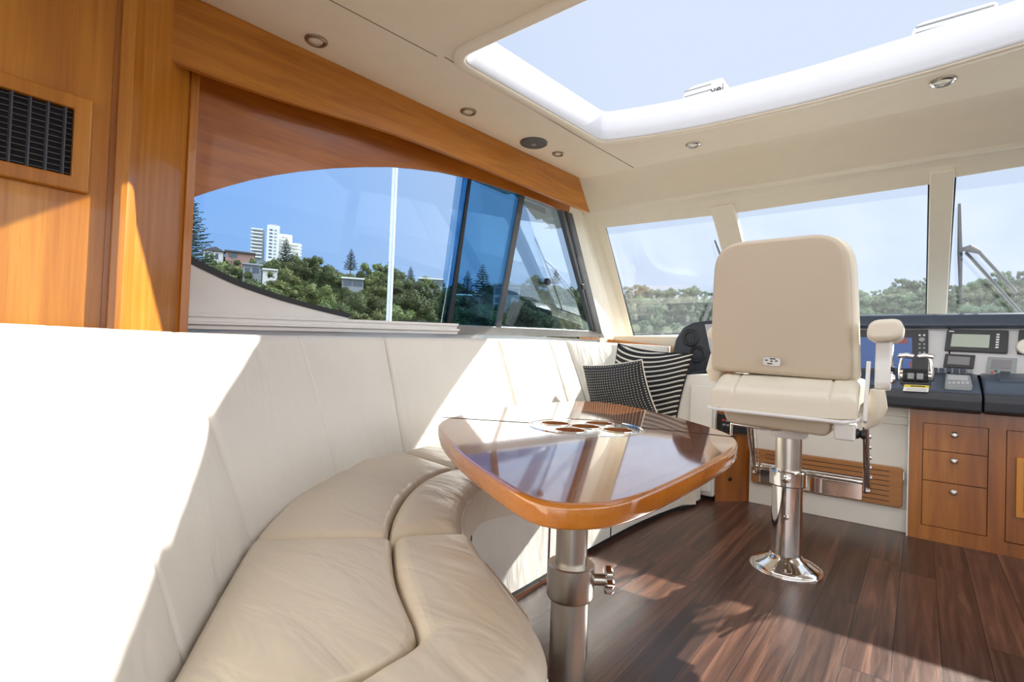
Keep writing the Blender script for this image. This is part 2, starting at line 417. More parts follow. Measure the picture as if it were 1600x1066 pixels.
def resample(pts, n):
    """n+1 points evenly spaced along the smooth curve through pts"""
    d = [along(pts, i / 400) for i in range(401)]; L = [0]
    for a, b in zip(d, d[1:]): L.append(L[-1] + (b - a).length)
    out = []; j = 0
    for i in range(n + 1):
        s = L[-1] * i / n
        while j < 399 and L[j + 1] < s: j += 1
        f = (s - L[j]) / max(L[j + 1] - L[j], 1e-9); out.append(lerp(d[j], d[j + 1], min(max(f, 0), 1)))
    return out
def round_poly(pts, r, n=6):
    out = []; m = len(pts)
    for i in range(m):
        p = V(pts[i]); a = V(pts[i - 1]) - p; b = V(pts[(i + 1) % m]) - p
        rr = r[i] if isinstance(r, (list, tuple)) else r
        if rr <= 0: out.append(p); continue
        k = min(rr, a.length * 0.49, b.length * 0.49); A = p + a.normalized() * k; Bp = p + b.normalized() * k
        for j in range(n + 1):
            t = j / n; out.append(A * (1 - t) ** 2 + p * 2 * t * (1 - t) + Bp * t * t)
    return out
def samples(L, edge, groove=(), n=24):
    s = {0.0, 1.0}
    for k in (0.08, 0.22, 0.42, 0.68, 1.0): s.add(min(0.5, k * edge / L)); s.add(max(0.5, 1 - k * edge / L))
    for i in range(1, n): s.add(i / n)
    for g in groove:
        for k in (-0.012, -0.006, -0.003, 0, 0.003, 0.006, 0.012): s.add(g + k / L)
    return sorted(s)
def cushion(pos, Lu, Lv, th, edge=0.03, puff=0.012, grooves=(), seed=0, wr=0.002, nu=26, nv=18, norm=None, wrk=(9, 9, 9), eu=(1, 1), ev=(1, 1)):
    """soft pad: pos(u,v) is its back surface, it swells along the normal; eu/ev switch the rounding of each edge"""
    bm = bmesh.new(); us = samples(Lu, edge, grooves, nu); vs = samples(Lv, edge, (), nv)
    P = [[pos(u, v) for v in vs] for u in us]
    nm = norm if norm else None
    front = []; back = []
    for i, u in enumerate(us):
        rf = []; rb = []
        for j, v in enumerate(vs):
            p = P[i][j]
            if nm: N = nm(u, v)
            else:
                e = 1e-3
                du = pos(min(u + e, 1), v) - pos(max(u - e, 0), v); dv = pos(u, min(v + e, 1)) - pos(u, max(v - e, 0)); N = du.cross(dv).normalized()
            ds = []
            if eu[0]: ds.append(u * Lu)
            if eu[1]: ds.append((1 - u) * Lu)
            if ev[0]: ds.append(v * Lv)
            if ev[1]: ds.append((1 - v) * Lv)
            h = th
            a = 1.0
            for d in ds:
                q = max(0.0, 1 - d / edge); a *= math.sqrt(max(0.0, 1 - q * q)) if q > 0 else 1
            h = th - edge + edge * a
            h += puff * (math.sin(math.pi * u) ** 0.6) * (math.sin(math.pi * v) ** 0.6 if 0 < v < 1 else 0) if 0 < u < 1 else 0
            for g in grooves: h -= 0.007 * math.exp(-((u - g) * Lu / 0.0045) ** 2)
            if wr:
                q = V((p.x * wrk[0] + seed * 3.1, p.y * wrk[1], p.z * wrk[2]))
                h += wr * a * (noise.noise(q) + 0.6 * noise.noise(q * 2.3))
            rf.append(bm.verts.new(p + N * h)); rb.append(bm.verts.new(p))
        front.append(rf); back.append(rb)
    nu_, nv_ = len(us), len(vs)
    for i in range(nu_ - 1):
        for j in range(nv_ - 1):
            bm.faces.new((front[i][j], front[i + 1][j], front[i + 1][j + 1], front[i][j + 1]))
            bm.faces.new((back[i][j], back[i][j + 1], back[i + 1][j + 1], back[i + 1][j]))
        bm.faces.new((front[i][0], back[i][0], back[i + 1][0], front[i + 1][0])); bm.faces.new((front[i][-1], front[i + 1][-1], back[i + 1][-1], back[i][-1]))
    for j in range(nv_ - 1):
        bm.faces.new((front[0][j], front[0][j + 1], back[0][j + 1], back[0][j])); bm.faces.new((front[-1][j], back[-1][j], back[-1][j + 1], front[-1][j + 1]))
    return bm

# ================================================================== THE CABIN
CZ = 1.95                                             # headliner height
# ---- floor
struct('floor', B(-2.3, 2.2, -2.6, 3.6, -0.04, 0.0), M['floor'], smooth=False)

# ---- ceiling with skylight opening
roof_pts = [(-2.3, -2.6), (2.2, -2.6), (2.2, 2.76), (-2.3, 2.76)]
skl = [(-1.38, 1.345), (-1.294, 2.31), (-1.05, 2.375), (-0.80, 2.412), (-0.39, 2.425), (0.0, 2.40), (0.45, 2.33), (1.05, 2.25), (1.14, 1.345)]
sk3 = [V((x, y, CZ)) for x, y in skl]
sk_round = round_poly(sk3, [0.075, 0.045, 0.1, 0.1, 0.1, 0.1, 0.1, 0.07, 0.075], 6)
struct('ceiling', plate([V((x, y, CZ)) for x, y in roof_pts], [sk_round], (0, 0, 0.135)), M['ceiling'], smooth=False)
def grow(loop, d):
    n = len(loop); out = []
    for i in range(n):
        t = (loop[(i + 1) % n] - loop[i - 1]).normalized(); nn = V((-t.y, t.x, 0))
        out.append(loop[i] + nn * d)
    return out
area = sum(a.x * b.y - b.x * a.y for a, b in zip(sk_round, sk_round[1:] + sk_round[:1]))
sg = -1 if area > 0 else 1
def ringwall(loop, prof):
    """closed loop swept with (outward offset, height) profile"""
    bm = bmesh.new(); rings = []
    for d, z in prof:
        g = grow(loop, sg * d); rings.append([bm.verts.new((p.x, p.y, z)) for p in g])
    n = len(loop); m = len(prof)
    for k in range(m):
        a, b = rings[k], rings[(k + 1) % m]
        for i in range(n): bm.faces.new((a[i], a[(i + 1) % n], b[(i + 1) % n], b[i]))
    return bm
struct('trim_1', ringwall(sk_round, [(-0.001, CZ - 0.006), (-0.008, CZ + 0.003), (-0.010, CZ + 0.130), (-0.006, CZ + 0.140), (0.004, CZ + 0.146), (0.05, CZ + 0.146), (0.05, CZ + 0.136), (0.003, CZ + 0.136), (0.003, CZ - 0.001)]), M['gel'], angle=50)
struct('trim_2', ringwall(sk_round, [(0.002, CZ + 0.002), (0.002, CZ - 0.008), (0.012, CZ - 0.014), (0.045, CZ - 0.012), (0.052, CZ - 0.006), (0.052, CZ + 0.002)]), M['cream'], angle=60)
# headliner joints: narrow recessed welts
def welt(name, pts, w=0.005, h=0.004, mat='seam'):
    struct(name, tube(pts, w * 0.5, n=8), M[mat])
sA, sB, sC = atz(554, 20, CZ), atz(683, 88, CZ), atz(990, 262, CZ)
welt('trim_3', [sA + (sA - sB) * 3, sA, sB]); welt('trim_4', [sB + V((0.02, 0.02, 0)), atz(905, 214, CZ), sC], 0.005)
# front of headliner: slopes down to the windshield header
hp = [(2.76, CZ), (2.86, CZ - 0.018), (2.97, CZ - 0.075), (3.06, 1.832), (3.06, 1.86), (3.06, 2.05), (2.76, 2.035)]
struct('ceiling_front', prism([V((-2.25, y, z)) for y, z in hp], (4.45, 0, 0)), M['ceiling'], angle=60)
# windshield plane
WP, WN = plane3((0, 3.2, 1.76), (1, 3.2, 1.76), (0, 4.031, 1.014))
def ws(x, y, off=0.0): return on(x, y, WP + WN * off * (1 if WN.y > 0 else -1), WN)
wn_out = WN if WN.y > 0 else -WN
# header moulding under the slope (steps back to the glass)
hd = [(3.055, 1.836), (3.075, 1.815), (3.10, 1.822), (3.17, 1.776), (3.20, 1.79), (3.20, 1.95), (3.055, 1.95)]
struct('trim_5', prism([V((-2.2, y, z)) for y, z in hd], (4.4, 0, 0)), M['cream'], bevel=0.006, angle=25)

struct('shadow_visor', prism([V((-2.3, y, z)) for y, z in [(3.19, 1.80), (3.50, 1.868), (3.50, 1.92), (3.19, 2.04)]], (4.5, 0, 0)), M['gel'], smooth=False)  # added outside visor, hidden above the glass, shaped to extend the header's shadow
# ---- port side planes
GP, GN = plane3((-2.12, 0.70, 0.94), (-1.93, 3.47, 1.00), (-2.00, 0.70, 1.85))
if GN.x < 0: GN = -GN                                  # points inboard
def gp(x, y, off=0.0): return on(x, y, GP + GN * off, GN)
# arc wood panel above the port window
arc = [(280, 318), (290, 313), (318, 303), (350, 293), (390, 282), (430, 274), (470, 268), (520, 263), (570, 261), (614, 261), (650, 264), (690, 269), (735, 279), (775, 291), (815, 304), (850, 317), (889, 334)]
arcP = [gp(x, y, 0.035) for x, y in arc]
topP = [V((p.x + 0.02, p.y, 1.96)) for p in arcP]
topP = [p + GN * 0 for p in [on(0, 0, (0, 0, 0), (0, 0, 1)) * 0 + V(p) for p in topP]]
def drop_to_plane(p, off):
    # keep y,z ; solve x on port plane
    q = GP + GN * off; return V((q.x - (GN.y * (p.y - q.y) + GN.z * (p.z - q.z)) / GN.x, p.y, p.z))
topP = [drop_to_plane(p, 0.035) for p in topP]
struct('trim_6', strip(arcP, topP, -GN * 0.02), M['cherry_arc'], angle=60)
# white lower fillet below the black gasket curve
low = [(270, 392), (283, 402), (300, 413), (330, 428), (365, 444), (400, 457), (440, 470), (480, 481), (515, 490), (545, 497)]
lowP = [gp(x, y, 0.012) for x, y in low]
botL = [drop_to_plane(V((0, p.y, 0.90)), 0.012) for p in lowP]
struct('wall_port', strip(lowP, botL, -GN * 0.012), M['whitepaint'], angle=60)
gask = resample([gp(x, y, 0.016) for x, y in low], 40)
n_up = V((0, 0, 1)) - GN * GN.z
gk2 = [p + V((0, 0.016, 0.02)) for p in gask]
window_1 = thing('window_1', gp(600, 500), None, None); window_1['kind'] = 'structure'
obj('gasket', strip(gask, gk2, -GN * 0.014), M['rubber'], window_1, angle=60)
# outer hull wall below window and above (closes the side)
def yz(y, z, off=0.0): return drop_to_plane(V((0, y, z)), off)
struct('wall_port_lower', prism([yz(-2.6, 0, -0.03), yz(3.9, 0, -0.03), yz(3.9, 0.965, -0.03), yz(-2.6, 0.90, -0.03)], (-0.05, 0, 0)), M['whitepaint'], smooth=False)
struct('wall_port_aft', prism([yz(-2.6, 0.9, -0.05), yz(0.45, 0.9, -0.05), yz(0.45, 2.03, -0.05), yz(-2.6, 2.03, -0.05)], (-0.04, 0, 0)), M['whitepaint'], smooth=False)
# sill moulding (white, three steps) and plain grey frame forward of it
def sill_at(x, y): return gp(x, y, 0.03)
s0, s1 = gp(283, 489, 0.02), gp(710, 506, 0.02)
sdir = (s1 - s0).normalized()
prof = [(0, 0), (0.035, 0), (0.035, -0.012), (0.022, -0.014), (0.022, -0.028), (0.045, -0.030), (0.045, -0.040), (0.030, -0.044), (0.030, -0.058), (0, -0.058)]
a0 = s0 - sdir * 0.15
struct('trim_7', prism([a0 + V((GN.x * d, 0, h)) for d, h in prof], (s1 - a0)), M['whitepaint'], bevel=0.002, angle=30)
# forward window frame: grey bottom rail, slanted aft-facing jamb
fb = [gp(708, 507, 0.0), gp(935, 517, 0.0), gp(940, 527, 0.0), gp(708, 521, 0.0)]
obj('bottom_rail', prism(fb, GN * 0.03), M['greymetal'], window_1, bevel=0.003)
obj('front_jamb', prism([gp(869, 326), gp(888, 334), gp(935, 520), gp(921, 518)], GN * 0.035), M['darkmetal'], window_1, bevel=0.003)
obj('jamb_seal', prism([gp(883, 330, 0.035), gp(886, 331, 0.035), gp(932, 517, 0.035), (gp(929, 517, 0.035))], GN * 0.004), M['rubber'], window_1)
obj('window_latch', prism([gp(907, 444, 0.036), gp(911, 444, 0.036), gp(913, 452, 0.036), gp(909, 452, 0.036)], GN * 0.012), M['blackp'], window_1, bevel=0.002)
# panes
obj('window_pane', prism([gp(250, 250), gp(730, 262), gp(689, 510), gp(250, 520)], -GN * 0.006), M['glass'], window_1, smooth=False)
obj('window_pane', prism([gp(725, 270, 0.012), gp(812, 300, 0.012), gp(775, 520, 0.012), gp(692, 520, 0.012)], -GN * 0.006), M['tint'], window_1, smooth=False)
obj('window_pane', prism([gp(716, 262, -0.02), gp(735, 262, -0.02), gp(700, 520, -0.02), gp(682, 520, -0.02)], -GN * 0.006), M['tint2'], window_1, smooth=False)
obj('window_pane', prism([gp(817, 308, -0.012), gp(857, 437, -0.012), gp(880, 520, -0.012), gp(772, 520, -0.012)], -GN * 0.006), M['tint2'], window_1, smooth=False)
obj('window_pane', prism([gp(808, 292, -0.004), gp(890, 325, -0.004), gp(935, 522, -0.004), gp(772, 522, -0.004)], -GN * 0.003), M['glass'], window_1, smooth=False)
obj('sliding_frame', prism([gp(732, 272, 0.008), gp(736, 272, 0.008), gp(704, 508, 0.008), gp(697, 508, 0.008)], GN * 0.012), M['rubber'], window_1, bevel=0.001)
obj('sliding_frame', prism([gp(811, 300, 0.014), gp(818, 303, 0.014), gp(780, 512, 0.014), gp(772, 512, 0.014)], GN * 0.016), M['darkmetal'], window_1, bevel=0.002)
hd_ = gp(853, 440, 0.004)
obj('pane_knob', lathe(hd_, [(0.0, 0.03), (0.018, 0.028), (0.022, 0.02), (0.022, 0.0), (0.0, 0.0)], GN), M['blackp'], window_1)

# pelmet (wood valance under the headliner)
pA, pB = atz(314, 0, CZ), atz(905, 278, CZ)
pd = (pB - pA).normalized(); pn = V((pd.y, -pd.x, 0))    # inboard normal
if pn.x < 0: pn = -pn
def pel(x, y, off=0): return on(x, y, pA + pn * off, pn)
ptop = [pA - pd * 0.12, pA, lerp(pA, pB, 0.33), lerp(pA, pB, 0.66), pB]
pbot = [pel(256, 91), pel(300, 108), pel(440, 156), pel(660, 225), pel(922, 333)]
rowt = resample(ptop, 14); rowb = resample(pbot, 14)
struct('trim_8', strip(rowt, rowb, -pn * 0.022), M['cherry_y'], bevel=0.002, angle=50)
# ---- aft woodwork: vent wall, post, diagonal panel, edge strip
VX = -1.70
def vy(px): return atx(px, 490, VX).y
y1 = vy(166); y2 = vy(183); q0_y = atx(203, 490, VX - 0.05).y
struct('wall_aft', B(VX - 0.03, VX, -1.2, y1 + 0.01, 0.0, CZ), M['cherry_z'], smooth=False)
struct('trim_10', prism([V((VX - 0.03, y1, 0)), V((VX + 0.012, y1, 0)), V((VX + 0.022, y1 + 0.012, 0)), V((VX + 0.022, y2 + 0.004, 0)), V((VX - 0.05, q0_y + 0.004, 0)), V((VX - 0.07, q0_y, 0)), V((VX - 0.06, y1, 0))], (0, 0, CZ)), M['cherry_z'], bevel=0.002)
struct('trim_11', B(VX - 0.02, VX + 0.004, y1 - 0.012, y1 + 0.001, 0, CZ), M['cherry_cab'], smooth=False)
q0 = V((VX - 0.05, atx(203, 490, VX - 0.05).y, 0)); q1 = atx(281, 500, -1.93); q1.z = 0
struct('wall_aft_return', prism([q0, q1, q1 + V((-0.03, -0.04, 0)), q0 + V((-0.03, -0.04, 0))], (0, 0, CZ)), M['cherry_z'], smooth=False)
q2 = q1 + (q1 - q0).normalized() * 0.0
struct('trim_12', prism([q1 + V((0.012, -0.004, 0)), q1 + V((0.010, 0.022, 0)), q1 + V((-0.07, 0.03, 0)), q1 + V((-0.06, -0.03, 0))], (0, 0, CZ)), M['cherry_z'], bevel=0.002)

# ---- air vent in the vent wall
va, vb = atx(141, 160, VX), atx(137, 305, VX)
vy1 = (va.y + vb.y) / 2; vz1 = va.z; vz0 = vb.z; vy0 = -0.09
vent = thing('air_vent', V((VX, (vy0 + vy1) / 2, vz0)), 'black louvred air vent in a cherry wood frame on the wall', 'air vent')
fw = 0.036
vz0 = atx(137, 305, VX).z; vz1 = atx(141, 160, VX).z
obj('vent_frame', plate([V((VX, vy0, vz0)), V((VX, vy1, vz0)), V((VX, vy1, vz1)), V((VX, vy0, vz1))],
    [[V((VX, vy0 + fw, vz0 + fw)), V((VX, vy1 - fw, vz0 + fw)), V((VX, vy1 - fw, vz1 - fw)), V((VX, vy0 + fw, vz1 - fw))]], (0.022, 0, 0)), M['cherry_z'], vent, smooth=False, bevel=0.004)
obj('vent_core', B(VX + 0.001, VX + 0.003, vy0 + fw, vy1 - fw, vz0 + fw, vz1 - fw), M['void'], vent, smooth=False)
w_ = vy1 - vy0 - 2 * fw
for i in range(11):
    y = vy0 + fw + w_ * (i + 0.5) / 11
    obj('vertical_slat', prism([V((VX + 0.010, y - 0.004, vz0 + fw)), V((VX + 0.018, y - 0.001, vz0 + fw)), V((VX + 0.018, y + 0.002, vz0 + fw)), V((VX + 0.010, y, vz0 + fw))], (0, 0, vz1 - vz0 - 2 * fw)), M['slat'], vent, smooth=False)
for i in range(12):
    z = vz0 + fw + (vz1 - vz0 - 2 * fw) * (i + 0.5) / 12
    obj('horizontal_slat', B(VX + 0.004, VX + 0.008, vy0 + fw, vy1 - fw, z - 0.0012, z + 0.0012), M['grille'], vent, smooth=False)

# blind cord hanging at the edge of the port window
ct, cb_ = gp(304, 102, 0.07), gp(289, 314, 0.07)
cd_ = tube([ct, lerp(ct, cb_, 0.5), cb_ - V((0, 0, 0.1)), cb_ - V((0, 0, 0.32))], 0.0016, n=6)
tag(obj('blind_cord', cd_, M['cord']), 'thin grey cord hanging beside the wood edge of the side window', 'cord')
ct, cb_ = gp(738, 264, 0.05), gp(736, 284, 0.05)

# ---- forward port corner pillar
c1 = [gp(888, 333, 0.0), gp(936, 524, 0.0)]
cT, cBt = on(926, 334, c1[0] + V((0.0, 0.12, 0)), V((0, 1, 1.114)).normalized()), None
def cp(x, y, k): return lerp(gp(x, y), ws(x, y), k)
rows = [[cp(880, 325, 0), cp(934, 523, 0)], [cp(905, 334, 0.15), cp(958, 526, 0.15)], [cp(912, 337, 0.55), cp(966, 527, 0.5)], [cp(926, 341, 0.75), cp(981, 528, 0.72)], [cp(930, 345, 0.9), cp(985, 530, 0.9)], [ws(946, 352), ws(990, 526)]]
bm = bmesh.new(); g = []
ins = [0.0, 0.02, 0.0, 0.0, 0.02, 0.0]
for (a, b), d in zip(rows, ins):
    dd = V((0.7, -0.7, 0)) * d; up = (a - b).normalized()
    g.append([bm.verts.new(b + dd - up * 0.12), bm.verts.new(b + dd), bm.verts.new(lerp(b, a, 0.5) + dd), bm.verts.new(a + dd), bm.verts.new(a + dd + up * 0.12)])
for r0, r1 in zip(g, g[1:]):
    for i in range(4): bm.faces.new((r0[i], r1[i], r1[i + 1], r0[i + 1]))
r = bmesh.ops.extrude_face_region(bm, geom=list(bm.faces)); bmesh.ops.translate(bm, vec=V((-0.04, 0.06, 0)), verts=[x for x in r['geom'] if isinstance(x, bmesh.types.BMVert)])
struct('wall_corner_port', bm, M['cream'], bevel=0.006, angle=20)

# ---- windshield panes, gaskets and pillars
def pane(n, quad, deep=0.0):
    w = thing('window_%d' % n, ws(*quad[3]), None, None); w['kind'] = 'structure'
    pts = [ws(x, y, 0.02) for x, y in quad]
    obj('window_pane', prism(pts, wn_out * 0.006), M['glass_ws'], w, smooth=False)
    inner = []
    c = sum(pts, V()) / 4
    for p in pts: inner.append(p + (c - p).normalized() * 0.012)
    bm = bmesh.new()
    for i in range(4):
        j = (i + 1) % 4; strip([pts[i], pts[j]], [inner[i], inner[j]], -wn_out * 0.006, bm)
    obj('gasket', bm, M['rubber'], w, smooth=False)
    return w
qL = [(945, 352), (1119, 332), (1190, 519), (991, 526)]
qC = [(1147, 329), (1453, 283), (1448, 520), (1198, 525)]
qR = [(1492, 272), (1760, 228), (1800, 520), (1476, 520)]
pane(2, qL); pane(3, qC); pane(4, qR)
def pillar(name, quad, mat='cream', th=0.05):
    pts = [ws(x, y, 0.015) for x, y in quad]
    struct(name, prism(pts, -wn_out * th), M[mat], bevel=0.008, angle=30)
pillar('wall_pillar_port', [(1112, 318), (1148, 312), (1200, 530), (1168, 530)])
pillar('wall_pillar_middle', [(1453, 262), (1492, 256), (1477, 530), (1447, 530)])
pillar('wall_windshield_header', [(930, 345), (945, 353), (1119, 333), (1147, 330), (1453, 284), (1492, 273), (1760, 229), (1755, 205), (1400, 258), (925, 332)], th=0.03)
pillar('wall_windshield_sill', [(985, 524), (1200, 519), (1205, 534), (985, 534)], 'whitepaint', 0.03)
# wood capping behind the forward sofa back
struct('trim_13', prism([aty(905, 525, 3.62), aty(1045, 541, 3.66), aty(1060, 552, 3.66), aty(905, 534, 3.62)], (0, 0.14, 0)), M['cherry_y'], bevel=0.003)
# starboard wall and roof edge (out of frame)
struct('wall_starboard', B(2.1, 2.16, -2.6, 3.3, 0, 0.95), M['cream'], smooth=False)
for i, y in enumerate((-2.6, -0.5, 1.5, 3.2)): struct('wall_starboard_post', B(2.08, 2.16, y, y + 0.12, 0.95, CZ), M['cream'], smooth=False)
struct('wall_bow', B(-2.1, 2.1, 3.75, 3.80, 0, 1.0), M['cream'], smooth=False)
# decks outside
struct('floor_foredeck', prism([V((-2.4, 4.1, 0.80)), V((2.4, 4.1, 0.80)), V((1.6, 7.5, 0.82)), V((0, 9.0, 0.83)), V((-1.6, 7.5, 0.82))], (0, 0, -0.05)), M['deck'], smooth=False)
struct('floor_cockpit', B(-2.4, 2.4, -6.5, -2.65, -0.1, -0.03), M['deck'], smooth=False)

# ---- downlights and speaker in the headliner
def downlight(px, py, r, ring, label, z=CZ, nrm=(0, 0, -1), p=None):
    c = p or atz(px, py, z)
    t = thing('downlight', c, label, 'ceiling light', 'recessed downlights in the ceiling'); n = V(nrm)
    obj('bezel', lathe(c, [(r * 0.62, 0.002), (r * 0.66, 0.007), (r * 0.82, 0.009), (r * 0.97, 0.005), (r, 0.0), (r * 0.6, -0.002)], n), M[ring], t)
    obj('lens', lathe(c, [(0, 0.0045), (r * 0.5, 0.004), (r * 0.63, 0.002), (r * 0.63, -0.001), (0, -0.001)], n), M['lens'], t)
downlight(494, 63, 0.040, 'bronze', 'round recessed downlight nearest the aft wood wall, with bronze ring')
downlight(732, 174, 0.038, 'bronze', 'round recessed downlight midway along the wood pelmet, beside skylight corner')
downlight(872, 240, 0.033, 'bronze', 'small round recessed downlight just forward of the round speaker')
downlight(1083, 226, 0.038, 'nickel', 'round nickel downlight in front ceiling strip above the helm chair')
downlight(1473, 127, 0.042, 'nickel', 'round nickel downlight in front ceiling strip at the far right')
c = atz(834, 223, CZ)
sp = thing('ceiling_speaker', c, 'round dark grey speaker grille in the cream ceiling by the pelmet', 'speaker')
obj('speaker_rim', lathe(c, [(0.060, 0.006), (0.066, 0.008), (0.072, 0.005), (0.073, 0), (0.058, 0)], (0, 0, -1)), M['darkmetal'], sp)
obj('speaker_grille', lathe(c, [(0, 0.011), (0.03, 0.010), (0.060, 0.006), (0.061, 0), (0, 0)], (0, 0, -1)), M['grille'], sp)
obj('speaker_badge', lathe(c, [(0, 0.014), (0.011, 0.013), (0.013, 0.010), (0, 0.010)], (0, 0, -1)), M['greydev'], sp)

# ---- ribbed covers on the roof beyond the skylight
def ribbed(name, x0, x1, y0, z0, h, n, label, text=None):
    t = thing(name, V(((x0 + x1) / 2, y0, z0)), label, 'roof vent cover')
    obj('cover_body', prism(round_poly([V((x0, y0, z0)), V((x1, y0, z0)), V((x1, y0, z0 + h)), V((x0, y0, z0 + h))], [0.0, 0.0, 0.02, h * 0.45]), (0, 0.12, 0)), M['gel'], t, bevel=0.004)
    for i in range(n):
        z = z0 + h * (i + 0.7) / (n + 0.4)
        obj('cover_rib', tube([V((x0 + 0.012, y0 - 0.002, z)), V((x1 - 0.06 if text else x1 - 0.01, y0 - 0.002, z))], 0.0028, n=6), M['greydev'], t)
    if text:
        cu = bpy.data.curves.new('lettering', 'FONT'); cu.body = text; cu.size = h * 0.34; cu.extrude = 0.001
        tmp = bpy.data.objects.new('lettering_outline', cu); S.collection.objects.link(tmp); bpy.context.view_layer.update()
        me = bpy.data.meshes.new_from_object(tmp.evaluated_get(bpy.context.evaluated_depsgraph_get())); bpy.data.objects.remove(tmp); me.materials.clear(); me.materials.append(M['blacktext'])
        o = bpy.data.objects.new('lettering', me); S.collection.objects.link(o); o.parent = t
        o.location = V((x1 - 0.062, y0 - 0.004, z0 + h * 0.58)) - wloc(t); o.rotation_euler = (math.pi / 2, 0, 0)
    return t
ra = aty(1066, 140, 2.62); rb_ = aty(1130, 140, 2.62)
ribbed('roof_vent_cover', ra.x, rb_.x, 2.62, 2.086, aty(1100, 129, 2.62).z - 2.086, 6, 'small white ribbed cover with dark lettering beyond the skylight front edge', 'vej')
ra = aty(1425, 30, 2.5); rb_ = aty(1560, 0, 2.5)
ribbed('roof_vent_cover', ra.x, rb_.x, 2.5, 2.086, aty(1490, 20, 2.5).z - 2.086, 4, 'long white ribbed cover beyond the skylight at the top right')

# ================================================================== SOFA
sofa = thing('sofa', V((-1.3, 1.2, 0)), 'cream leather built-in corner sofa curving along the port side behind the table', 'sofa')
ZS = 0.30; TH = 0.125; ZT = ZS + TH                    # seat underside, thickness, top
def sz(x, y): p = atz(x, y, ZT + 0.004); return V((p.x, p.y, ZS))
def kb(p): return V((p[0], p[1], ZS))
LB, RB = kb((-0.42, 0.05)), None
back_line = [V((-0.50, 0.08, ZS))] + [sz(x, y) for x, y in ((258, 1066), (330, 942), (395, 835), (456, 777), (509, 741), (572, 716), (632, 702))]
backA = back_line[0:4]; backB = back_line[3:8]
backC = [back_line[7], V((-1.76, 1.9, ZS)), V((-1.79, 2.36, ZS))]
backD = [backC[-1], V((-1.80, 2.8, ZS)), V((-1.76, 3.12, ZS)), V((-1.60, 3.34, ZS)), V((-1.2, 3.40, ZS))]
seamA = [sz(x, y) for x, y in ((614, 834), (615, 868), (622, 905), (634, 945), (649, 982), (652, 992), (630, 1012), (590, 1034), (540, 1064))]
seamA2 = seamA + [V((-0.56, 0.22, ZS))]
seamB = [sz(x, y) for x, y in ((606, 831), (612, 803), (630, 772), (655, 750), (685, 736), (712, 728))]
outA = [sz(x, y) for x, y in ((736, 829), (757, 864), (784, 898), (814, 937), (840, 972), (854, 1006), (856, 1036), (843, 1066))] + [V((-0.355, 0.42, ZS)), V((-0.36, 0.20, ZS))]
outB = [sz(x, y) for x, y in ((726, 824), (724, 800), (731, 779), (744, 764), (760, 752))] + [V((-1.055, 1.40, ZS))]
outC = [outB[-1], V((-1.065, 1.9, ZS)), V((-1.06, 2.36, ZS))]
seamC = [seamB[-1], V((-1.36, 1.9, ZS)), V((-1.37, 2.36, ZS))]
outD = [outC[-1], V((-1.03, 2.7, ZS)), V((-0.99, 2.95, ZS)), V((-0.97, 3.05, ZS)), V((-0.96, 3.10, ZS))]
def between(A, Bc, na=40):
    a = resample(A, na); b = resample(Bc, na)
    def f(u, v):
        s = u * na; i = min(int(s), na - 1); t = s - i
        return lerp(lerp(a[i], a[i + 1], t), lerp(b[i], b[i + 1], t), v)
    return f
UP = lambda u, v: V((0, 0, 1))
seatA_in = resample(seamA[:6], 30)
def pad(name, A, Bc, Lu, Lv, th, **k):
    f = between(A, Bc); kk = dict(edge=0.028, puff=0.012, norm=UP); kk.update(k)
    return obj(name, cushion(f, Lu, Lv, th, **kk), M['leather2'], sofa, angle=60)
pad('seat_cushion', backA, [V((-0.60, 0.28, ZS)), sz(600, 1034), sz(652, 990), sz(645, 960), sz(622, 905), sz(615, 868), sz(613, 834)], 0.75, 0.5, TH, seed=1, wr=0.003, wrk=(4, 14, 1))
pad('seat_bolster', seamA2, outA, 0.9, 0.2, TH + 0.004, edge=0.034, seed=2, puff=0.012, wr=0.0015, wrk=(8, 8, 1), nu=40)
pad('seat_cushion', backB, seamB, 0.6, 0.5, TH, seed=3, wr=0.003, wrk=(5, 12, 1))
pad('seat_bolster', seamB, outB, 0.4, 0.16, TH + 0.004, edge=0.04, seed=4, wr=0.0015)
pad('seat_cushion', backC, seamC, 0.9, 0.38, TH, seed=5, wr=0.002)
pad('seat_bolster', seamC, outC, 0.9, 0.22, TH + 0.004, edge=0.035, seed=6)
pad('seat_cushion', backD, outD, 0.95, 0.62, TH, seed=7, wr=0.002)
# piping along the front of the bolsters
def piping(name, pts, r=0.0042, mat='leather2', par=None, k=48):
    return obj(name, tube(resample(pts, k), r, n=8), M[mat], par or sofa)
def shift(pts, dz, ins=0.0, c=V((-1.3, 1.2, 0))):
    out = []
    for i, p in enumerate(pts):
        t = (pts[min(i + 1, len(pts) - 1)] - pts[max(i - 1, 0)]); t.z = 0; t.normalize(); nn = V((-t.y, t.x, 0))
        if nn.dot(c - p) < 0: nn = -nn
        out.append(p + nn * ins + V((0, 0, dz)))
    return out
piping('front_welt', shift(resample(outA, 30), TH - 0.018, 0.004), 0.0035)
piping('front_welt', shift(resample(outB, 20), TH - 0.018, 0.004), 0.0035)
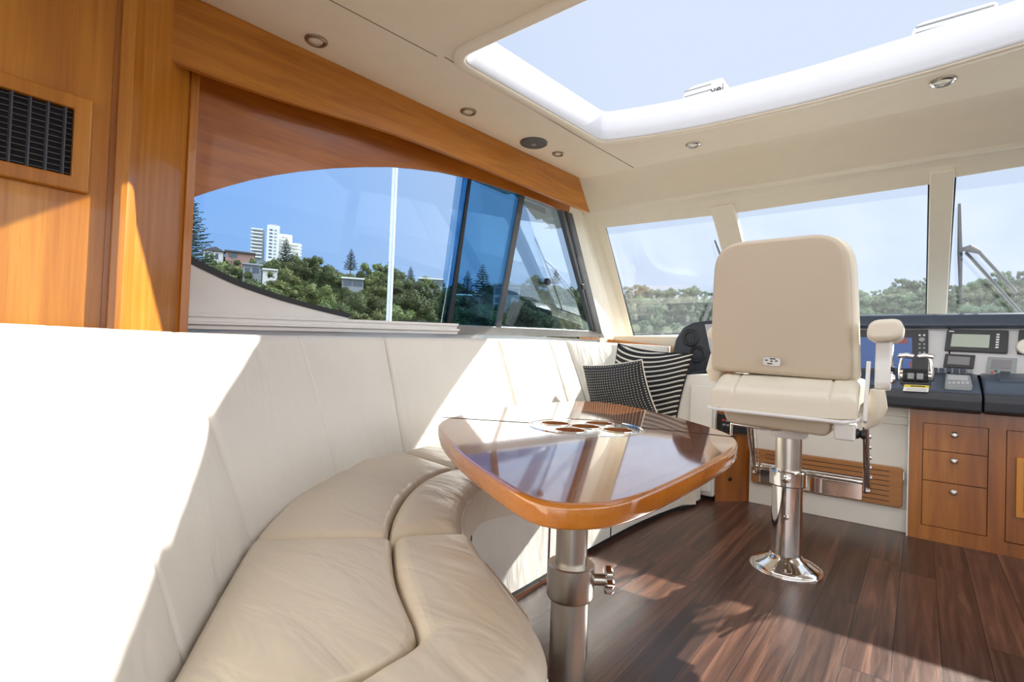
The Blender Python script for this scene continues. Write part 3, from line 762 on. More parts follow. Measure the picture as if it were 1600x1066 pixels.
# base: curved front panels with vertical joints
base = [V((p.x, p.y, 0)) for p in (list(reversed(outA))[:-1] + [V((-0.84, 0.935, 0))] + outB[2:] + outC[1:] + outD[1:-1] + [V((-0.985, 3.105, 0))])]
base = shift(base, 0, 0.022)
bl = resample(base, 90)
def base_part(i0, i1, z0, z1, name, mat, ins=0.0, th=0.03):
    pts = shift([p.copy() for p in bl[i0:i1 + 1]], 0, ins); bm = bmesh.new()
    strip([p + V((0, 0, z0)) for p in pts], [p + V((0, 0, z1)) for p in pts], V((-0.02, 0, 0)), bm)
    r = obj(name, bm, M[mat], sofa, angle=60, bevel=0.004); return r
jn = min(range(len(bl)), key=lambda i: (bl[i] - V((-0.99, 1.25, 0))).length)
cuts = [0, 14, jn, jn + 12, jn + 26, 90]
for i0, i1 in zip(cuts, cuts[1:]): base_part(i0, i1, 0.022, 0.31, 'base_panel', 'leather')
base_part(0, 90, 0.0, 0.022, 'plinth', 'rubber', 0.012)
for i in (cuts[1], cuts[2], cuts[3], cuts[4]):
    p = shift(bl, 0, -0.001)[i]; obj('panel_seam', tube([p + V((0, 0, 0.024)), p + V((0, 0, 0.305))], 0.0028, n=6), M['rubber'], sofa)
# body filling under the cushions
core = [p for p in shift([bl[i].copy() for i in range(2, 90, 4)], 0, 0.03)]
bm = bmesh.new(); A2 = resample([V((-0.5, 0.10, 0)), V((-0.78, 0.30, 0)), V((-1.2, 0.58, 0)), V((-1.5, 0.95, 0)), V((-1.74, 1.45, 0)), V((-1.84, 2.3, 0)), V((-1.84, 3.1, 0)), V((-1.6, 3.44, 0))], len(core) - 1)
strip([p + V((0, 0, 0.02)) for p in core], [p + V((0, 0, 0.02)) for p in A2], (0, 0, 0.27), bm)
obj('sofa_carcass', bm, M['leather2'], sofa, smooth=False)
# backrest
bb = [V((-0.50, 0.08, 0)), V((-0.735, 0.245, 0)), V((-0.95, 0.395, 0)), V((-1.16, 0.55, 0)), V((-1.32, 0.735, 0)), V((-1.45, 0.93, 0)), V((-1.60, 1.17, 0)), V((-1.70, 1.42, 0)), V((-1.77, 1.85, 0)), V((-1.80, 2.36, 0)), V((-1.80, 2.8, 0)), V((-1.76, 3.12, 0)), V((-1.60, 3.34, 0)), V((-1.38, 3.40, 0)), V((-1.0, 3.40, 0))]
tt = [V((-0.60, -0.06, 0.865)), V((-0.835, 0.105, 0.867)), V((-1.07, 0.270, 0.869)), V((-1.315, 0.438, 0.872)), V((-1.47, 0.63, 0.875)), V((-1.60, 0.83, 0.879)), V((-1.77, 1.11, 0.888)), V((-1.88, 1.445, 0.896)), V((-1.915, 1.85, 0.91)), V((-1.92, 2.27, 0.924)), V((-1.92, 2.70, 0.935)), V((-1.90, 2.98, 0.94)), V((-1.74, 3.42, 0.942)), V((-1.39, 3.54, 0.93)), V((-1.0, 3.54, 0.93))]
bb = [V((p.x + 0.012, p.y + 0.008, 0.375)) for p in bb]
def backpiece(i0, i1, seed, grooves=(), wr=0.003, wrk=(10, 10, 3)):
    A_ = [bb[i] for i in range(i0, i1 + 1)]; T_ = [tt[i] for i in range(i0, i1 + 1)]
    th = 0.06
    f0 = between(A_, T_, 30)
    L = sum((a - b).length for a, b in zip(T_, T_[1:]))
    def nrm_(u, v):
        e = 0.01; a = f0(min(u + e, 1), v) - f0(max(u - e, 0), v); b = f0(u, min(v + e, 1)) - f0(u, max(v - e, 0))
        n = a.cross(b).normalized(); c = V((-0.7, 1.7, 0.6)) - f0(u, v)
        return n if n.dot(c) > 0 else -n
    f = lambda u, v: f0(u, v) - nrm_(u, v) * th
    obj('backrest_cushion', cushion(f, L, 0.5, th, edge=0.022, puff=0.012, grooves=grooves, seed=seed, wr=wr, norm=nrm_, wrk=wrk, nu=34, nv=20), M['leather'], sofa, angle=60)
backpiece(0, 3, 11, (0.44,)); backpiece(3, 7, 12, (0.49,)); backpiece(7, 9, 13, (), 0.0015); backpiece(9, 11, 14, (0.72,)); backpiece(11, 13, 15, (), 0.004)
# capping shelf between backrest and side wall
# armrest at the forward end
arm = [V((-1.19, 3.12, 0.03)), V((-0.945, 3.14, 0.03)), V((-0.945, 3.14, 0.752)), V((-1.05, 3.13, 0.752)), V((-1.19, 3.12, 0.735))]
obj('armrest', prism(round_poly(arm, [0.0, 0.01, 0.02, 0.0, 0.06]), (0.0, 0.30, 0)), M['leather'], sofa, bevel=0.018, seg=4)
obj('armrest_panel', prism([V((-1.085, 3.118, 0.06)), V((-0.955, 3.128, 0.06)), V((-0.955, 3.128, 0.685)), V((-1.085, 3.118, 0.685))], (0, -0.012, 0)), M['leather'], sofa, bevel=0.008)

# ---- throw pillows
def pillow(name, corners, th, mat, label, pipe=None):
    c = [V(p) for p in corners]; ctr = sum(c, V()) / 4
    N = (c[1] - c[0]).cross(c[3] - c[0]).normalized()
    if N.dot(CAM - ctr) < 0: N = -N
    n = 30; bm = bmesh.new(); uvl = bm.loops.layers.uv.new('UVMap'); F = []; K = []; uvd = {}
    for i in range(n + 1):
        rf = []; rk = []
        for j in range(n + 1):
            u, v = i / n, j / n; a = u * 2 - 1; b = v * 2 - 1
            # pinch the sides slightly so that corners stick out
            a2 = a * (1 - 0.07 * (1 - b * b) * abs(a)); b2 = b * (1 - 0.07 * (1 - a * a) * abs(b)); uu, vv = (a2 + 1) / 2, (b2 + 1) / 2
            p = lerp(lerp(c[0], c[1], uu), lerp(c[3], c[2], uu), vv)
            h = th * (max(0, (1 - a * a)) ** 0.42) * (max(0, (1 - b * b)) ** 0.42)
            h += 0.006 * noise.noise(V((p.x * 14, p.y * 14, p.z * 14))) * min(1, h / th * 2)
            x = bm.verts.new(p + N * h); y = x if (i in (0, n) or j in (0, n)) else bm.verts.new(p - N * h)
            uvd[x] = (u, v); uvd[y] = (u, v); rf.append(x); rk.append(y)
        F.append(rf); K.append(rk)
    for i in range(n):
        for j in range(n):
            bm.faces.new((F[i][j], F[i + 1][j], F[i + 1][j + 1], F[i][j + 1]))
            q = (K[i][j], K[i][j + 1], K[i + 1][j + 1], K[i + 1][j])
            if len(set(q)) > 2:
                try: bm.faces.new(q)
                except ValueError: pass
    for f in bm.faces:
        for l in f.loops: l[uvl].uv = uvd[l.vert]
    edge = [F[i][0].co.copy() for i in range(n)] + [F[n][j].co.copy() for j in range(n)] + [F[n - i][n].co.copy() for i in range(n)] + [F[0][n - j].co.copy() for j in range(n + 1)]
    t = thing(name, V((ctr.x, ctr.y, min(p.z for p in c))), label, 'pillow')
    obj('pillow_cover', bm, mat, t, angle=180)
    if pipe: obj('pillow_piping', tube(edge, 0.004, n=6), pipe, t)
    return t
sp_ = [on(966, 537, (0, 3.16, 0.6), (0.1, 1, 0.25)), on(1084, 553, (0, 3.05, 0.6), (0.1, 1, 0.25)), on(1052, 690, (0, 2.92, 0.6), (0.1, 1, 0.25)), on(935, 675, (0, 3.0, 0.6), (0.1, 1, 0.25))]
pillow('throw_pillow', [sp_[3], sp_[2], sp_[1], sp_[0]], 0.075, M['stripes'], 'black and cream striped pillow leaning on the sofa armrest', M['stripes'])
dp_ = [on(910, 571, (-1.35, 2.84, 0.6), (0.25, 1, 0.35)), on(1003, 562, (-1.35, 2.84, 0.6), (0.25, 1, 0.35)), on(1030, 652, (-1.35, 2.84, 0.6), (0.25, 1, 0.35)), on(930, 668, (-1.35, 2.84, 0.6), (0.25, 1, 0.35))]
pillow('throw_pillow', [dp_[3], dp_[2], dp_[1], dp_[0]], 0.06, M['dots'], 'dark pillow with small white dots in front of the striped pillow', M['piping'])

# ================================================================== TABLE
TZ = 0.62
tpx = [(684, 665), (692, 681), (706, 697), (725, 714), (774, 749), (822, 777), (861, 787), (894, 789.5), (936, 788.5), (969, 784), (1017, 769), (1082, 740), (1131, 714), (1149, 700), (1153, 690), (1144, 680), (1115, 668), (1066, 654), (1017, 642), (969, 631.5), (936, 628), (904, 626.8), (855, 629), (790, 635), (741, 642), (699, 653), (688, 659)]
tout = [atz(x, y, TZ) for x, y in tpx]
def closed_smooth(pts, n):
    m = len(pts); d = []
    for i in range(m):
        p0, p1, p2, p3 = pts[i - 1], pts[i], pts[(i + 1) % m], pts[(i + 2) % m]
        for k in range(6):
            f = k / 6; d.append(0.5 * ((2 * p1) + (p2 - p0) * f + (2 * p0 - 5 * p1 + 4 * p2 - p3) * f * f + (3 * p1 - p0 - 3 * p2 + p3) * f ** 3))
    for _ in range(6):      # relax
        d = [(d[i - 1] + d[i] * 2 + d[(i + 1) % len(d)]) / 4 for i in range(len(d))]
    L = [0]
    for i in range(len(d)): L.append(L[-1] + (d[(i + 1) % len(d)] - d[i]).length)
    out = []; j = 0
    for i in range(n):
        s = L[-1] * i / n
        while L[j + 1] < s: j += 1
        out.append(lerp(d[j], d[(j + 1) % len(d)], (s - L[j]) / (L[j + 1] - L[j])))
    return out
tl = closed_smooth(tout, 160)
LEGC = on(897, 740, (-0.655, 1.10, 0), V((-0.623, 0.782, 0))); LEGC = V((LEGC.x, LEGC.y, 0))
table = thing('table', LEGC, 'glossy rounded cherry wood table on a metal pedestal beside the sofa', 'table')
tarea = sum(a.x * b.y - b.x * a.y for a, b in zip(tl, tl[1:] + tl[:1])); tsg = 1 if tarea > 0 else -1
def tgrow(d, z):
    n = len(tl); out = []
    for i in range(n):
        t = (tl[(i + 1) % n] - tl[i - 1]).normalized(); nn = V((t.y, -t.x, 0)) * tsg; p = tl[i] + nn * d; out.append(V((p.x, p.y, z)))
    return out
# cup-holder disc centre
DC = atz(915, 667, TZ)
dr = 0.5 * (atz(1000, 667, TZ) - atz(832, 665, TZ)).length
bm = bmesh.new(); prof = [(-0.012, TZ), (-0.0075, TZ - 0.0002), (-0.005, TZ - 0.0010), (-0.0025, TZ - 0.0028), (-0.0008, TZ - 0.0052), (0, TZ - 0.0085), (0.0, TZ - 0.020), (0.0, TZ - 0.034), (-0.002, TZ - 0.038), (-0.006, TZ - 0.040)]
rings = [[bm.verts.new(p) for p in tgrow(d, z)] for d, z in prof]
for a, b in zip(rings, rings[1:]):
    for i in range(160): bm.faces.new((a[i], b[i], b[(i + 1) % 160], a[(i + 1) % 160]))
r = [bm.verts.new(v.co + V((0, 0, -0.001)) if False else v.co.copy()) for v in []]
bmesh.ops.recalc_face_normals(bm, faces=bm.faces)
inner = [v.co.copy() for v in rings[0]]; under = [v.co.copy() for v in rings[-1]]
# close: vertical inner lip so the solid edge band has depth
rr = [bm.verts.new(V((p.x, p.y, TZ - 0.040))) for p in inner]
for i in range(160):
    bm.faces.new((rings[0][i], rings[0][(i + 1) % 160], rr[(i + 1) % 160], rr[i])); bm.faces.new((rings[-1][i], rr[i], rr[(i + 1) % 160], rings[-1][(i + 1) % 160]))
obj('table_edge', bm, M['cherry_edge'], table, angle=50)
circ = [DC + V((math.cos(a), math.sin(a), 0)) * dr for a in [2 * math.pi * i / 64 for i in range(64)]]
obj('table_top', plate(inner, [circ], (0, 0, -0.038)), M['cherry_top'], table, smooth=False)
# inlay disc with five recesses
dirT = (atz(960, 667, TZ) - DC).normalized(); dirU = V((-dirT.y, dirT.x, 0))
cups = []
for x, y in ((869, 657.5), (869, 668.5), (911, 665.5), (951, 661.5), (951, 674)):
    p = atz(x, y, TZ); cups.append(p)
off = [p - DC for p in cups]
cc = [DC] + [DC + (dirT * sx + dirU * sy) * dr * 0.56 for sx, sy in ((0.78, 0.7), (-0.78, 0.7), (0.78, -0.7), (-0.78, -0.7))]
cr = dr * 0.27
holes = [[c + V((math.cos(a), math.sin(a), 0)) * cr for a in [2 * math.pi * i / 40 for i in range(40)]] for c in cc]
circ2 = [DC + V((math.cos(a), math.sin(a), 0)) * (dr - 0.002) for a in [2 * math.pi * i / 64 for i in range(64)]]
obj('inlay_disc', plate(circ2, holes, (0, 0, -0.03)), M['chrome'], table, smooth=False)
obj('inlay_ring', lathe(DC, [(dr - 0.004, 0.0), (dr - 0.003, 0.002), (dr + 0.001, 0.002), (dr + 0.003, 0.0)], n=64, cap=False), M['chrome'], table)
for c in cc:
    k = obj('cup_holder', lathe(c, [(cr - 0.001, 0.0008), (cr - 0.004, 0.001), (cr - 0.006, -0.03), (cr - 0.012, -0.036), (0, -0.036), (0, -0.0385), (cr - 0.001, -0.0385)], n=40, cap=False), M['cherry_cab'], table)
    obj('cup_rim', lathe(c, [(cr - 0.003, 0.0005), (cr - 0.0025, 0.0018), (cr + 0.002, 0.0018), (cr + 0.0025, 0.0002)], n=40, cap=False), M['chrome'], table)
# fold joint across the top
j0, j1, j2, j3 = atz(690, 652, TZ + 0.0004), atz(830, 661, TZ + 0.0004), atz(1002, 668, TZ + 0.0004), atz(1150, 683, TZ + 0.0004)
for a, b in ((j0, j1), (j2, j3)): obj('fold_joint', tube([a, b], 0.0012, n=6), M['rubber'], table)
L = LEGC
obj('mounting_plate', lathe(L, [(0, TZ - 0.0405), (0.11, TZ - 0.0405), (0.11, TZ - 0.048), (0.05, TZ - 0.055), (0, TZ - 0.055)]), M['satin'], table)
obj('upper_tube', lathe(L, [(0.0385, 0.30), (0.0385, TZ - 0.045), (0, TZ - 0.045), (0, 0.30)]), M['satin'], table)
obj('clamp_collar', lathe(L, [(0.0395, 0.337), (0.0545, 0.337), (0.0575, 0.334), (0.0575, 0.262), (0.054, 0.255), (0.0475, 0.252), (0.0395, 0.25)]), M['satin'], table, angle=30)
obj('lower_tube', lathe(L, [(0, 0.30), (0.046, 0.30), (0.046, 0.02), (0, 0.02)]), M['satin'], table)
obj('base_plate', lathe(L, [(0, 0.02), (0.06, 0.02), (0.078, 0.012), (0.08, 0.006), (0.08, 0.0), (0, 0)]), M['chrome'], table)
kd = (ROT @ V((1, 0, 0))); kd.z = 0; kd.normalize(); kc = L + V((0, 0, 0.298))
obj('clamp_shaft', tube([kc + kd * 0.05, kc + kd * 0.083], 0.014), M['satin'], table)
bm = bmesh.new(); u, v = frame_of(kd); prev = None
for d, s in ((0.082, 0.8), (0.085, 1.0), (0.098, 1.0), (0.103, 0.85)):
    ring = [bm.verts.new(kc + kd * d + (u * math.cos(a) + v * math.sin(a)) * s * (0.031 + 0.0035 * math.cos(8 * a))) for a in [2 * math.pi * i / 64 for i in range(64)]]
    if prev:
        for i in range(64): bm.faces.new((prev[i], prev[(i + 1) % 64], ring[(i + 1) % 64], ring[i]))
    else: bm.faces.new(ring[::-1])
    prev = ring
bm.faces.new(prev)
obj('clamp_knob', bm, M['chrome'], table, angle=30)

# ================================================================== HELM CHAIR
CX, CY = -0.43, 2.385
chair = thing('helm_chair', V((CX, CY, 0)), 'cream leather helm chair with beige back on a chrome pedestal', 'chair')
hw = 0.252
def bk(x, z, y0=2.235): return V((CX - 0.016 + x, y0 - (z - 0.79) * 0.05, z))
sh = [bk(-hw, 0.80), bk(hw, 0.785), bk(hw - 0.010, 1.10), bk(hw - 0.026, 1.335), bk(-hw + 0.012, 1.335), bk(-hw, 1.10)]
sh = round_poly(sh, [0.03, 0.03, 0.3, 0.15, 0.15, 0.3], 10)
obj('back_shell', prism(sh, (0, 0.045, 0)), M['chairback'], chair, bevel=0.022, seg=5, angle=50)
sf = [p + V((0.008 + (p.x - CX) * 0.05, 0.049, (p.z - 1.05) * 0.015)) for p in sh]
obj('back_cushion', prism(sf, (0, 0.085, 0)), M['chairleather'], chair, bevel=0.035, seg=5, angle=50)
# side wings of the back cushion (bulges seen at both sides)
obj('side_bolster', tube([V((CX - 0.266, 2.30, 0.75)), V((CX - 0.269, 2.30, 0.80)), V((CX - 0.272, 2.31, 0.87))], [0.02, 0.036, 0.02], n=20), M['chairleather'], chair)
# badge
bc = on(1206, 565, (0, 2.228, 0), (0, 1, 0.05))
bpts = round_poly([bc + V((-0.032, 0, -0.017)), bc + V((0.032, 0, -0.020)), bc + V((0.032, 0, 0.015)), bc + V((-0.032, 0, 0.018))], 0.012)
bd = obj('maker_badge', prism(bpts, (0, -0.006, 0)), M['badge'], chair, bevel=0.002)
for dx, dz, w in ((-0.018, 0.004, 0.009), (0, 0.001, 0.008), (0.017, 0.002, 0.009), (-0.006, -0.009, 0.018), (0.004, 0.010, 0.02)):
    obj('badge_emblem', B(bc.x + dx - w / 2, bc.x + dx + w / 2, bc.y - 0.0075, bc.y - 0.005, bc.z + dz - 0.002, bc.z + dz + 0.0025), M['blacktext'], bd, bevel=0.0008)
# seat
def seat_pos(u, v):
    t = min(1.0, v / 0.30); t = t * t * (3 - 2 * t)
    return V((CX - 0.226 + 0.488 * u - 0.03 * v * (1 - u), 2.115 + 0.53 * v, 0.650 + 0.042 * t + 0.010 * abs(2 * u - 1) ** 3))
obj('seat_cushion', cushion(seat_pos, 0.488, 0.53, 0.088, edge=0.032, puff=0.012, norm=UP, grooves=(0.17, 0.83), wr=0.002, nu=30), M['chairleather'], chair, angle=60)
obj('seat_edge_rail', tube([V((CX - 0.236, 2.12, 0.655)), V((CX - 0.215, 2.104, 0.650)), V((CX + 0.225, 2.104, 0.645)), V((CX + 0.255, 2.13, 0.650)), V((CX + 0.268, 2.22, 0.655))], 0.0065, n=10), M['whitepaint'], chair)
sk = round_poly([V((CX - 0.20, 2.19, 0.645)), V((CX - 0.185, 2.19, 0.59)), V((CX + 0.175, 2.19, 0.578)), V((CX + 0.18, 2.19, 0.645))], [0, 0.03, 0.03, 0])
obj('seat_base', prism(sk, (0, 0.36, 0)), M['chairback'], chair, bevel=0.012)
obj('swivel_box', B(CX + 0.19, CX + 0.255, 2.17, 2.25, 0.575, 0.635), M['whitepaint'], chair, bevel=0.008)
obj('tilt_knob', lathe(V((CX + 0.255, 2.21, 0.60)), [(0, 0.03), (0.016, 0.028), (0.018, 0.018), (0.013, 0.012), (0.018, 0.006), (0.018, 0), (0, 0)], (1, 0, 0)), M['blackp'], chair)
# arms
def armset(s):
    ax = CX + s * 0.325
    # vertical white bracket
    br = [V((0, 2.235, 0.775)), V((0, 2.235, 0.84)), V((0, 2.27, 0.935)), V((0, 2.33, 0.935)), V((0, 2.325, 0.83)), V((0, 2.305, 0.765)), V((0, 2.265, 0.755))]
    x0 = ax - s * 0.022 if s > 0 else ax - 0.012
    a_ = obj('arm_bracket', prism(round_poly([V((ax - 0.022, p.y, p.z)) for p in br], 0.015), (0.046, 0, 0)), M['whitepaint'], chair, bevel=0.006)
    obj('arm_hinge', lathe(V((ax + 0.024, 2.27, 0.80)), [(0, 0.012), (0.012, 0.012), (0.018, 0.006), (0.018, 0), (0, 0)], (1, 0, 0)), M['chrome'], a_)
    obj('arm_screw', lathe(V((ax + 0.024, 2.25, 0.835)), [(0, 0.012), (0.008, 0.012), (0.010, 0), (0, 0)], (1, 0, 0)), M['rubber'], a_)
    pc = round_poly([V((ax - 0.048, 2.19, 0.930)), V((ax + 0.052, 2.19, 0.936)), V((ax + 0.060, 2.19, 1.012)), V((ax - 0.042, 2.19, 1.006))], [0.03, 0.03, 0.04, 0.04])
    obj('armrest_pad', prism(pc, (0, 0.32, 0)), M['chairleather'], chair, bevel=0.030, seg=6, angle=50)
    # lower curved cover joining bracket and seat
    lc = [V((ax - 0.035, 2.20, 0.69)), V((ax + 0.010, 2.22, 0.74)), V((ax + 0.012, 2.30, 0.74)), V((ax - 0.01, 2.34, 0.66)), V((ax - 0.035, 2.30, 0.62)), V((ax - 0.06, 2.20, 0.64))]
    obj('arm_cover', tube([V((ax - 0.012, 2.24, 0.76)), V((ax - 0.012, 2.25, 0.70)), V((ax - 0.03, 2.26, 0.645)), V((ax - 0.05, 2.26, 0.62))], [0.022, 0.03, 0.026, 0.012], n=18), M['chairleather'], chair)
    obj('arm_strut', prism([V((ax - 0.050, 2.175, 0.650)), V((ax - 0.050, 2.20, 0.640)), V((ax - 0.044, 2.225, 0.86)), V((ax - 0.044, 2.195, 0.86))], (0.012, 0, 0)), M['whitepaint'], chair, bevel=0.003)
    obj('arm_edge_trim', tube([V((ax + 0.026, 2.245, 0.79)), V((ax + 0.026, 2.25, 0.84)), V((ax + 0.026, 2.295, 0.925))], 0.004, n=8), M['chrome'], chair)
armset(1)
armset(-1) if False else None
axl = CX - 0.262
pts = [V((axl, 2.24, 0.952)), V((axl, 2.26, 0.957)), V((axl, 2.32, 0.958)), V((axl, 2.45, 0.955)), V((axl, 2.51, 0.952))]
obj('armrest_pad', tube(pts, [0.018, 0.036, 0.04, 0.04, 0.015], n=20), M['chairleather'], chair, sub=1)
# pedestal
P0 = V((CX + 0.01, CY, 0))
obj('swivel_head', lathe(P0, [(0, 0.595), (0.068, 0.595), (0.070, 0.585), (0.070, 0.548), (0.062, 0.537), (0, 0.537)]), M['whitepaint'], chair, angle=40)
obj('pedestal_ram', lathe(P0, [(0, 0.54), (0.049, 0.54), (0.049, 0.35), (0, 0.35)]), M['satin'], chair)
obj('pedestal_collar', lathe(P0, [(0.052, 0.405), (0.066, 0.403), (0.069, 0.398), (0.069, 0.345), (0.066, 0.340), (0.057, 0.338)]), M['chrome'], chair, angle=30)
obj('pedestal_tube', lathe(P0, [(0, 0.36), (0.0575, 0.36), (0.0575, 0.03), (0, 0.03)]), M['chrome'], chair)
obj('pedestal_base', lathe(P0, [(0.058, 0.062), (0.064, 0.050), (0.085, 0.040), (0.118, 0.022), (0.130, 0.016), (0.134, 0.011), (0.131, 0.008), (0.136, 0.005), (0.136, 0.0), (0, 0)], n=56), M['chrome'], chair, angle=80)
for a in range(6):
    q = P0 + V((math.cos(a * 1.047 + 0.3) * 0.112, math.sin(a * 1.047 + 0.3) * 0.112, 0.022))
    obj('base_bolt', lathe(q, [(0, 0.006), (0.005, 0.005), (0.008, 0.002), (0.008, -0.006), (0, -0.006)], (math.cos(a * 1.047 + 0.3) * 0.5, math.sin(a * 1.047 + 0.3) * 0.5, 1), n=14), M['chrome'], chair)
obj('collar_screw', lathe(P0 + V((0.005, -0.066, 0.375)), [(0, 0.012), (0.008, 0.010), (0.010, 0.004), (0.016, 0.003), (0.018, 0), (0, 0)], (0, -1, 0), n=20), M['chrome'], chair)
obj('tube_fitting', lathe(P0 + V((0.008, -0.055, 0.22)), [(0, 0.009), (0.006, 0.008), (0.010, 0.003), (0.010, 0), (0, 0)], (0, -1, 0), n=20), M['chrome'], chair)
lv = obj('height_lever', tube([V((CX - 0.005, 2.30, 0.575)), V((CX - 0.05, 2.26, 0.575)), V((CX - 0.175, 2.22, 0.585))], 0.0075, n=12), M['chrome'], chair)
obj('lever_drop', tube([V((CX - 0.172, 2.22, 0.588)), V((CX - 0.172, 2.22, 0.535))], 0.005, n=10), M['chrome'], lv)
obj('lever_knob', lathe(V((CX - 0.172, 2.22, 0.500)), [(0, 0), (0.009, 0.003), (0.013, 0.012), (0.011, 0.026), (0.006, 0.036), (0, 0.038)], n=20), M['blackp'], lv)
# footrest
fl, fr_ = aty(1189, 738, 2.66), aty(1348, 764, 2.66); fz = (fl.z + fr_.z) / 2
fr = obj('footrest_bar', tube([V((fl.x, 2.66, fz + 0.03)), V((fr_.x, 2.66, fz + 0.03))], 0.014), M['chrome'], chair)
obj('footrest_plate', prism(round_poly([V((fl.x, 2.635, fz + 0.022)), V((fr_.x, 2.635, fz + 0.022)), V((fr_.x, 2.635, fz - 0.045)), V((fl.x, 2.635, fz - 0.045))], 0.008), (0, 0.008, 0)), M['chrome'], chair, bevel=0.002)
for x in (fl.x - 0.006, fr_.x + 0.006):
    s = -1 if x < CX else 1
    for k, (dy, w) in enumerate(((0.0, 0.026), (0.045, 0.018))):
        yb = 2.63 + dy; yt = 2.50 + dy
        obj('footrest_arm', prism([V((x, yb - w, fz + 0.0)), V((x, yb + w, fz - 0.02)), V((x, yt + w + 0.02, 0.60)), V((x, yt - w + 0.02, 0.60))], (0.009 * s, 0, 0)), M['chrome'], chair, bevel=0.002)
    obj('footrest_rail', tube([V((x + s * 0.016, 2.62, fz + 0.02)), V((x + s * 0.016, 2.55, 0.45)), V((x + s * 0.016, 2.47, 0.60))], 0.007, n=10), M['chrome'], chair)
    obj('footrest_bolt', lathe(V((x, 2.63, fz + 0.0)), [(0, 0.022), (0.008, 0.022), (0.012, 0.012), (0.012, 0), (0, 0)], (s, 0, 0), n=18), M['satin'], chair)
    for k in range(5):
        z = fz + 0.06 + k * 0.045
        obj('adjuster_notch', tube([V((x + s * 0.010, 2.615 - k * 0.022, z)), V((x + s * 0.028, 2.615 - k * 0.022, z))], 0.010, n=12), M['chrome'], chair)

# ================================================================== HELM CONSOLE
console = thing('helm_console', V((0.2, 3.5, 0.64)), 'charcoal and silver helm console under the windshield', 'helm console')
def ext(name, prof, x0, x1, mat, par=console, **k):
    return obj(name, prism([V((x0, y, z)) for y, z in prof], (x1 - x0, 0, 0)), M[mat], par, **k)
ext('instrument_panel', [(3.395, 0.815), (3.47, 1.07), (3.52, 1.07), (3.52, 0.80)], -0.80, 0.112, 'silver', smooth=False, bevel=0.002)
ext('instrument_panel', [(3.395, 0.815), (3.47, 1.07), (3.52, 1.07), (3.52, 0.80)], 0.118, 1.6, 'silver', smooth=False, bevel=0.002)
ext('console_brow', [(3.435, 1.052), (3.425, 1.062), (3.432, 1.080), (3.452, 1.117), (3.475, 1.126), (3.62, 1.120), (3.74, 1.05), (3.74, 0.95), (3.47, 1.045)], -0.82, 1.6, 'dashtop', bevel=0.006, angle=25)
ext('console_shelf', [(3.160, 0.735), (3.22, 0.768), (3.30, 0.795), (3.42, 0.826), (3.50, 0.826), (3.50, 0.70), (3.16, 0.70)], -0.165, 0.222, 'dashtop', bevel=0.012, angle=20)
ext('console_shelf', [(3.165, 0.735), (3.22, 0.780), (3.30, 0.812), (3.42, 0.828), (3.50, 0.828), (3.50, 0.70), (3.165, 0.70)], 0.228, 1.6, 'dashtop', bevel=0.012, angle=20)
ext('console_shelf', [(3.22, 0.745), (3.27, 0.775), (3.42, 0.82), (3.50, 0.82), (3.50, 0.70), (3.22, 0.70)], -0.80, -0.168, 'dashtop', bevel=0.012, angle=20)
fp = [(3.175, 0.737), (3.150, 0.728), (3.143, 0.700), (3.150, 0.652), (3.175, 0.638), (3.45, 0.640), (3.45, 0.737)]
ext('console_pad', fp, -0.165, 0.222, 'dash', bevel=0.008, angle=20)
ext('console_pad', [(y + 0.003, z + 0.002) for y, z in fp], 0.228, 1.6, 'dash', bevel=0.008, angle=20)
ext('console_pad', [(y + 0.06, z + 0.01) for y, z in fp], -0.80, -0.167, 'dash', bevel=0.008, angle=20)
ext('glovebox_lid', [(3.25, 0.800), (3.30, 0.816), (3.40, 0.832), (3.40, 0.822), (3.25, 0.79)], 0.285, 0.9, 'dashtop', bevel=0.004)
# port wing pod with two air outlets
podpx = [(1040, 590), (1047, 560), (1055, 530), (1066, 512), (1082, 504), (1100, 501), (1140, 498), (1140, 640), (1060, 640)]
pod = [aty(x, y, 3.45) for x, y in podpx]
pod[0].z = pod[0].z
obj('wing_pod', prism([V((p.x, 3.45, p.z)) for p in pod], (0, 0.2, 0)), M['dash'], console, bevel=0.02, seg=4, angle=30)
sp2 = [aty(x, y, 3.43) for x, y in ((1101, 507), (1140, 505), (1140, 575), (1115, 575))]
obj('wing_panel', prism(sp2, (0, 0.03, 0)), M['silver'], console, bevel=0.002)
obj('wing_panel', prism([aty(x, y, 3.425) for x, y in ((1078, 583), (1120, 572), (1145, 590), (1145, 612), (1072, 600))], (0, 0.05, 0)), M['dash'], console, bevel=0.012)
for x, y in ((1079, 528), (1089, 554)):
    c = aty(x, y, 3.449)
    vo = obj('air_outlet', lathe(c, [(0.034, 0.0), (0.037, 0.006), (0.052, 0.008), (0.060, 0.003), (0.060, -0.004), (0.03, -0.02), (0, -0.02), (0, -0.015), (0.034, -0.015)], (0, -1, 0), cap=False), M['blackp'], console)
    for k in (-0.02, 0, 0.02):
        obj('outlet_vane', prism([c + V((k - 0.006, -0.004, -0.03)), c + V((k - 0.002, -0.004, -0.03)), c + V((k + 0.006, -0.004, 0.03)), c + V((k + 0.002, -0.004, 0.03))], (0, 0.012, 0)), M['dash'], vo, smooth=False)
